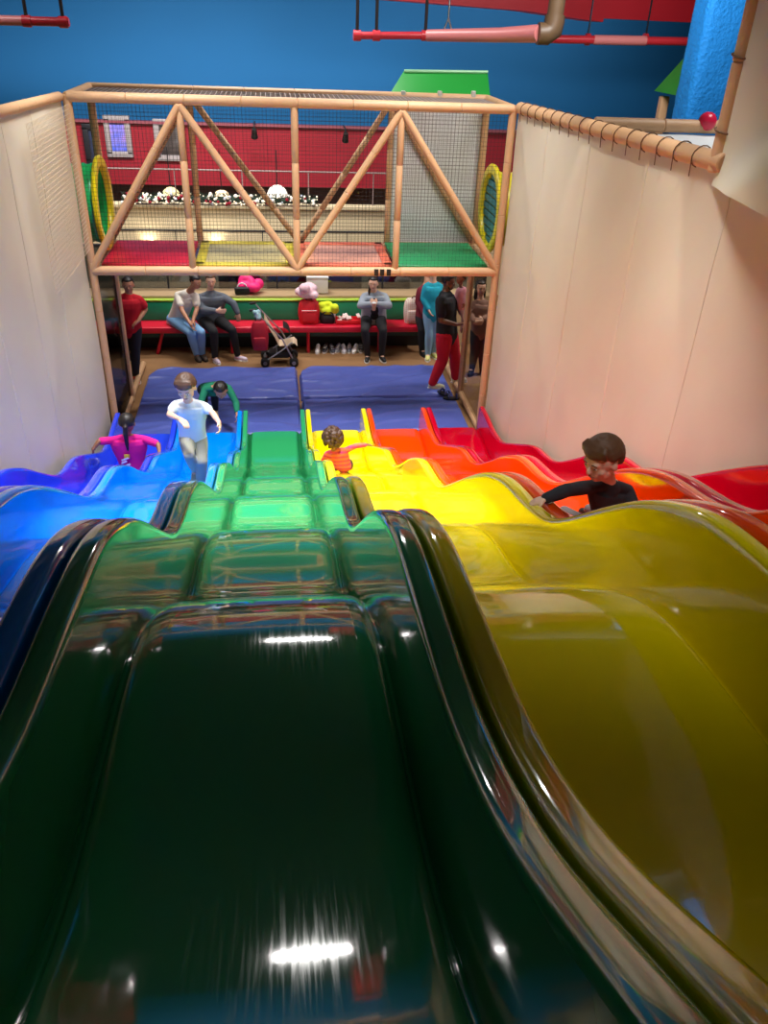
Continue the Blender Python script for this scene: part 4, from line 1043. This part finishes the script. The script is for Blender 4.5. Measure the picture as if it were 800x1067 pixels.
person('person in cream t-shirt and light blue jeans leaning forward on the bench', J, 1.70, (.75, -.75, -.2), (.75, -.6, -.25), SK_M, cl('cream_tee', (230, 222, 210)), cl('light_blue_jeans', (128, 176, 222)), (mat('brown_shoe', (96, 84, 74), .6), M_BLACK),
       (H_DK, 'bun'), sleeve=.6, hands=((.3, -.5, -.8), (.4, -.4, -.8)), palm=((-1, 0, 0), (1, 0, 0)), feet=((.5, -1, 0), (.4, -1, 0)), sleeve_r=1.2)
hl, hr_ = sit(226, 212)
J = dict(head=at(219.5, 293, 13.55), neck=at(219, 302, 13.6), sL=at(232, 307, 13.6), sR=at(208, 308, 13.58), eL=at(243, 316, 13.55), eR=at(211, 323, 13.45), wL=at(248, 327, 13.5), wR=at(226, 324, 13.3),
         hL=hl, hR=hr_, kL=V((at(242, 342, 13.2).x, 13.18, .56)), kR=V((at(223, 346, 13.16).x, 13.12, .55)), aL=V((at(247, 362, 13.3).x, 13.28, .09)), aR=V((at(224, 368, 13.3).x, 13.20, .09)))
person('woman in grey v-neck top and black trousers seated on bench by the person in cream', J, 1.68, (.2, -1, 0), (.15, -1, -.05), SK_L, cl('slate_grey_top', (92, 98, 108)), cl('black_leggings', (24, 22, 26)), (mat('lilac_shoe', (206, 190, 210), .6), M_WHITE),
       (H_BR, 'tail'), sleeve=.9, fat=1.22, hands=((0, 0, -1), (.9, -.2, 0)), palm=((0, 1, 0), (0, 1, 0)), feet=((.9, -.5, 0), (.5, -1, 0)))
hl, hr_ = sit(396, 382)
J = dict(head=at(389, 295.5, 13.52), neck=at(389.5, 303, 13.56), sL=at(401.5, 307, 13.58), sR=at(379, 307, 13.58), eL=at(405, 318.5, 13.4), eR=at(375.5, 318.5, 13.4), wL=at(393, 317, 13.22), wR=at(386, 317, 13.22),
         hL=hl, hR=hr_, kL=V((at(399, 345, 13.15).x, 13.15, .55)), kR=V((at(380, 345, 13.15).x, 13.15, .55)), aL=V((at(397, 366, 13.3).x, 13.22, .09)), aR=V((at(382.5, 366, 13.3).x, 13.22, .09)))
person('woman in pale grey jacket holding a cup, sitting at the middle of the bench', J, 1.68, (0, -1, 0), (-.25, -1, -.05), SK_L, cl('pale_grey_jacket', (148, 156, 168)), cl('black_trousers_w', (30, 30, 34)), (mat('black_shoe', (30, 30, 32), .5), M_WHITE),
       (H_DK, 'side'), sleeve=1.0, fat=1.12, hands=((-.75, -.1, .4), (.75, -.1, .4)), palm=((0, 1, 0), (0, 1, 0)), curl=(1.0, 1.0), feet=((.2, -1, 0), (-.2, -1, 0)), sleeve_r=1.3)
it = MB()
cc = (V(J['sL'])+V(J['sR']))/2; pp = (hl+hr_)/2
for t in (0, .2, .4, .58): it.ell(pp.lerp(cc, .2+t)+V((0, -.125, 0)), (.055+.02*(1-t), .035, .075))
me_root = [o for o in bpy.data.objects if o.get('label', '').startswith('woman in pale grey jacket')][0]
fused('inner_top', it, cl('black_top', (26, 24, 28)), me_root, .01, 4)
p = at(389.5, 319, 13.13)
cu = thing('drink_cup', 'small cup held by the woman in pale grey jacket', 'cup', p+V((0, 0, -.07)))
obj('cup', MB().tube([p+V((0, 0, -.07)), p+V((0, 0, .05))], [.028, .038], 14), mat('tan_paper_cup', (196, 150, 120), .6), cu)
obj('lid', MB().tube([p+V((0, 0, .05)), p+V((0, 0, .065))], [.04, .034], 14), M_WHITE, cu)
TY = 13.25
J = dict(head=at(452, 283, TY), neck=at(451, 291, TY), sL=at(443, 297, TY), sR=at(459, 297, TY+.02), eL=at(441, 311, TY-.02), eR=at(461, 312, TY), wL=at(446, 322, TY-.1), wR=at(459, 326, TY-.05),
         hL=at(446, 326, TY), hR=at(455, 326, TY), kL=at(447, 347, TY-.03), kR=at(453, 348, TY), aL=V((at(446, 366, TY).x, TY, .09)), aR=V((at(452, 366, TY).x, TY+.1, .09)))
person('person in teal long-sleeved top and light blue jeans standing with back turned by the bench', J, 1.68, (.5, .85, 0), (.7, .6, 0), SK_L, cl('teal_top', (24, 160, 184)), cl('pale_blue_jeans', (140, 182, 214)), (mat('pale_yellow_shoe', (214, 214, 130), .6), M_WHITE),
       (H_BR, 'short'), sleeve=1.0, hands=((.4, -.3, -.8), (0, 0, -1)), palm=((1, 0, 0), (-1, 0, 0)), feet=((-.2, -1, 0), (.3, -.9, 0)), face=False)
TY = 13.5
J = dict(head=at(446, 284, TY+.15), neck=at(445, 293, TY+.1), sL=at(450, 299, TY+.15), sR=at(437, 301, TY), eL=at(452, 314, TY+.1), eR=at(435.5, 315, TY-.05), wL=at(450, 326, TY), wR=at(442, 327.5, TY-.2),
         hL=at(446, 330, TY+.05), hR=at(438, 330, TY), kL=V((at(446, 348, TY).x, TY-.05, .48)), kR=V((at(438, 348, TY).x, TY-.1, .48)), aL=V((at(447, 364, TY).x, TY, .09)), aR=V((at(439, 364, TY).x, TY-.05, .09)))
person('person in maroon top and black trousers mostly hidden behind the one in teal', J, 1.68, (.6, -.8, 0), (.7, -.6, 0), SK_M, cl('maroon_top', (112, 16, 38)), cl('black_trousers_m', (24, 24, 30)), (M_BLACK, M_BLACK),
       (H_DK, 'short'), sleeve=1.0, hands=((.5, -.4, -.6), (.6, -.4, -.6)), palm=((-1, 0, 0), (1, 0, 0)), feet=((.5, -1, 0), (.3, -1, 0)), face=False)
KY = 11.85
J = dict(head=at(467.5, 294, KY), neck=at(464.5, 303, KY), sL=at(468, 306, KY+.2), sR=at(460.5, 310, KY-.2), eL=at(476, 320, KY+.22), eR=at(459, 334, KY-.24), wL=at(484, 326, KY+.15), wR=at(475, 338, KY-.2),
         hL=at(468, 347, KY+.08), hR=at(463, 348, KY-.09), kL=at(474, 372, KY+.08), kR=at(461, 375, KY-.10), aL=V((at(474, 397, KY+.15).x, KY+.16, .16)), aR=V((at(450, 404, KY-.1).x, KY-.10, .17)))
person('bearded man in black t-shirt and red trousers walking with a baby on his arm', J, 1.80, (1, -.1, 0), (.95, -.25, -.1), SK_B, cl('black_tee', (24, 24, 28)), cl('red_trousers', (196, 14, 44)), (mat('cream_sneaker', (226, 220, 180), .6), M_WHITE),
       (H_DK, 'short', 'beard'), sleeve=.65, fat=1.15, hands=((.8, 0, .2), (.9, .2, 0)), palm=((0, 0, 1), (0, 0, 1)), feet=((1, .1, 0), (1, -.1, 0)), sleeve_r=1.3, leg_fat=1.25)
BY = 11.92
J = dict(head=at(480, 290, BY), neck=at(480, 297, BY), sL=at(484, 300, BY-.07), sR=at(477, 301, BY+.1), eL=at(485, 308, BY-.1), eR=at(475, 309, BY+.1), wL=at(484, 316, BY-.15), wR=at(472, 314, BY+.05),
         hL=at(482, 322, BY-.06), hR=at(480, 322, BY+.07), kL=at(483, 331, BY-.12), kR=at(483, 331, BY+.1), aL=at(482, 341, BY-.13), aR=at(483, 341, BY+.1))
person('baby in pale pink sweater carried on the arm of the man in black t-shirt', J, .80, (-1, 0, 0), (-.9, -.3, 0), SK_D, cl('pale_pink_knit', (216, 150, 162)), cl('pale_pink_tights', (214, 176, 176)), (mat('pink_sock', (220, 190, 190), .7), mat('pink_sock', (220, 190, 190), .7)),
       (H_DK, 'short'), sleeve=1.0, headk=.17, hands=((-.3, -.3, -.8), (-1, 0, 0)), palm=((0, 1, 0), (0, 0, -1)), feet=((-.3, -.4, -.9), (-.3, .2, -.9)), fat=1.15, vox=.006)
WY = 12.5
J = dict(head=at(501, 300, WY), neck=at(500.5, 310, WY), sL=at(509, 316, WY), sR=at(493, 315, WY), eL=at(510, 328, WY-.05), eR=at(491, 328, WY-.05), wL=at(503, 333, WY-.16), wR=at(494, 336, WY-.18),
         hL=at(505, 344, WY), hR=at(496, 344, WY), kL=at(503, 368, WY), kR=at(494, 368, WY), aL=V((at(502, 390, WY).x, WY, .09)), aR=V((at(492, 388, WY).x, WY+.05, .09)))
person('woman with long dark hair in brown top behind the clear side window, right', J, 1.70, (-.3, -1, 0), (.1, -1, 0), SK_L, cl('taupe_top', (150, 112, 98)), cl('charcoal_trousers', (50, 54, 62)), (M_BLACK, M_BLACK),
       (H_DK, 'long'), sleeve=.9, hands=((-.9, -.2, 0), (.9, -.2, 0)), palm=((0, 1, 0), (0, 1, 0)), feet=((.2, -1, 0), (-.5, -1, 0)))

# ------------------------------------------------------------------ light
for x in (-1.5, 1.2):
    area('ceiling_lamp', (x, 8.9, 6.75), (x*.8, 9.0, 0), 1.3, .4, 88, spread=85)
    area('ceiling_lamp', (x, 5.2, 6.75), (x*.8, 5.5, 0), 1.3, .4, 84, spread=66)
area('ceiling_lamp', (-.3, 12.4, 6.75), (-.3, 12.6, 0), 2.4, .3, 130, spread=130)
area('strip_lamp', (.15, 12.3, 6.6), (-.1, 1.6, 3.7), 1.5, .10, 1.5, spread=24)
area('ceiling_lamp', (-2.0, 15.0, 6.75), (-1.5, 18.2, 1.0), 5.0, .4, 360, spread=120)  # added unseen light to brighten the cream wall, garland and red band
area('hall_fill', (3.2, 9.0, 6.75), (4.8, 13.5, 5.0), 2.0, .6, 170, spread=140)  # added fill for the red bulkhead, blue column and pipes
area('hall_fill', (5.0, 17.0, 6.75), (4.0, 21.0, 4.0), 5.0, .4, 110, spread=140)  # added behind the bulkhead to lift the dark right of the blue wall
area('hall_fill', (-5.0, 11.0, 6.75), (-5.0, 20.0, 4.0), 3.0, .6, 120, spread=140)  # added fill for the left part of the blue wall
area('hall_fill', (4.4, 7.4, 6.75), (4.0, 7.4, 4.3), .8, .4, 22, spread=100)  # added over the platform to brighten its rail and tarp
area('side_fill', (4.5, 12.6, 4.5), (3.2, 12.6, 0), .8, .4, 60, spread=120)  # unseen helper light for the woman behind the side window
area('near_fill', (.5, 1.3, 6.7), (1.25, 3.0, 3.3), 1.4, .8, 6.5, spread=60)  # added soft fill aimed at the boy on the orange slide
spot('wall_spot', (1.85, 6.9, 6.6), (2.55, 6.9, 1.8), 260, 50, .12)
spot('wall_spot', (1.7, 2.6, 6.7), (2.58, 2.6, 4.2), 55, 60, .5, (1, .9, .75))  # added to light the near right wall but not the slides
spot('wall_spot', (-1.4, 7.4, 6.5), (-2.55, 7.4, 1.5), 45, 70, .4)
spot('wall_spot', (-1.5, 3.2, 6.7), (-2.58, 3.2, 4.0), 60, 60, .5, (1, .93, .82))  # added to light the near left wall that the rims reflect
spot('drape_spot', (1.0, 4.0, 6.6), (2.4, 4.0, 4.5), 60, 42, .4, (1, .85, .62))
area('cove_lamp', (-4, 19.75, RB1+.12), (-4, 20.6, 6), 14, .1, 72, (.95, .97, 1), 150)
spot('tarp_fill', (1.9, 8.2, 6.7), (1.85, 11.6, 3.2), 130, 34, .5)  # added to brighten the tarp behind the green bay
W = bpy.data.worlds.new('world'); S.world = W; W.use_nodes = True
W.node_tree.nodes['Background'].inputs[0].default_value = (.5, .55, .65, 1); W.node_tree.nodes['Background'].inputs[1].default_value = .02
S.view_settings.view_transform = 'Standard'; S.view_settings.look = 'None'; S.view_settings.exposure = 0; S.view_settings.gamma = 1; S.view_settings.use_curve_mapping = False
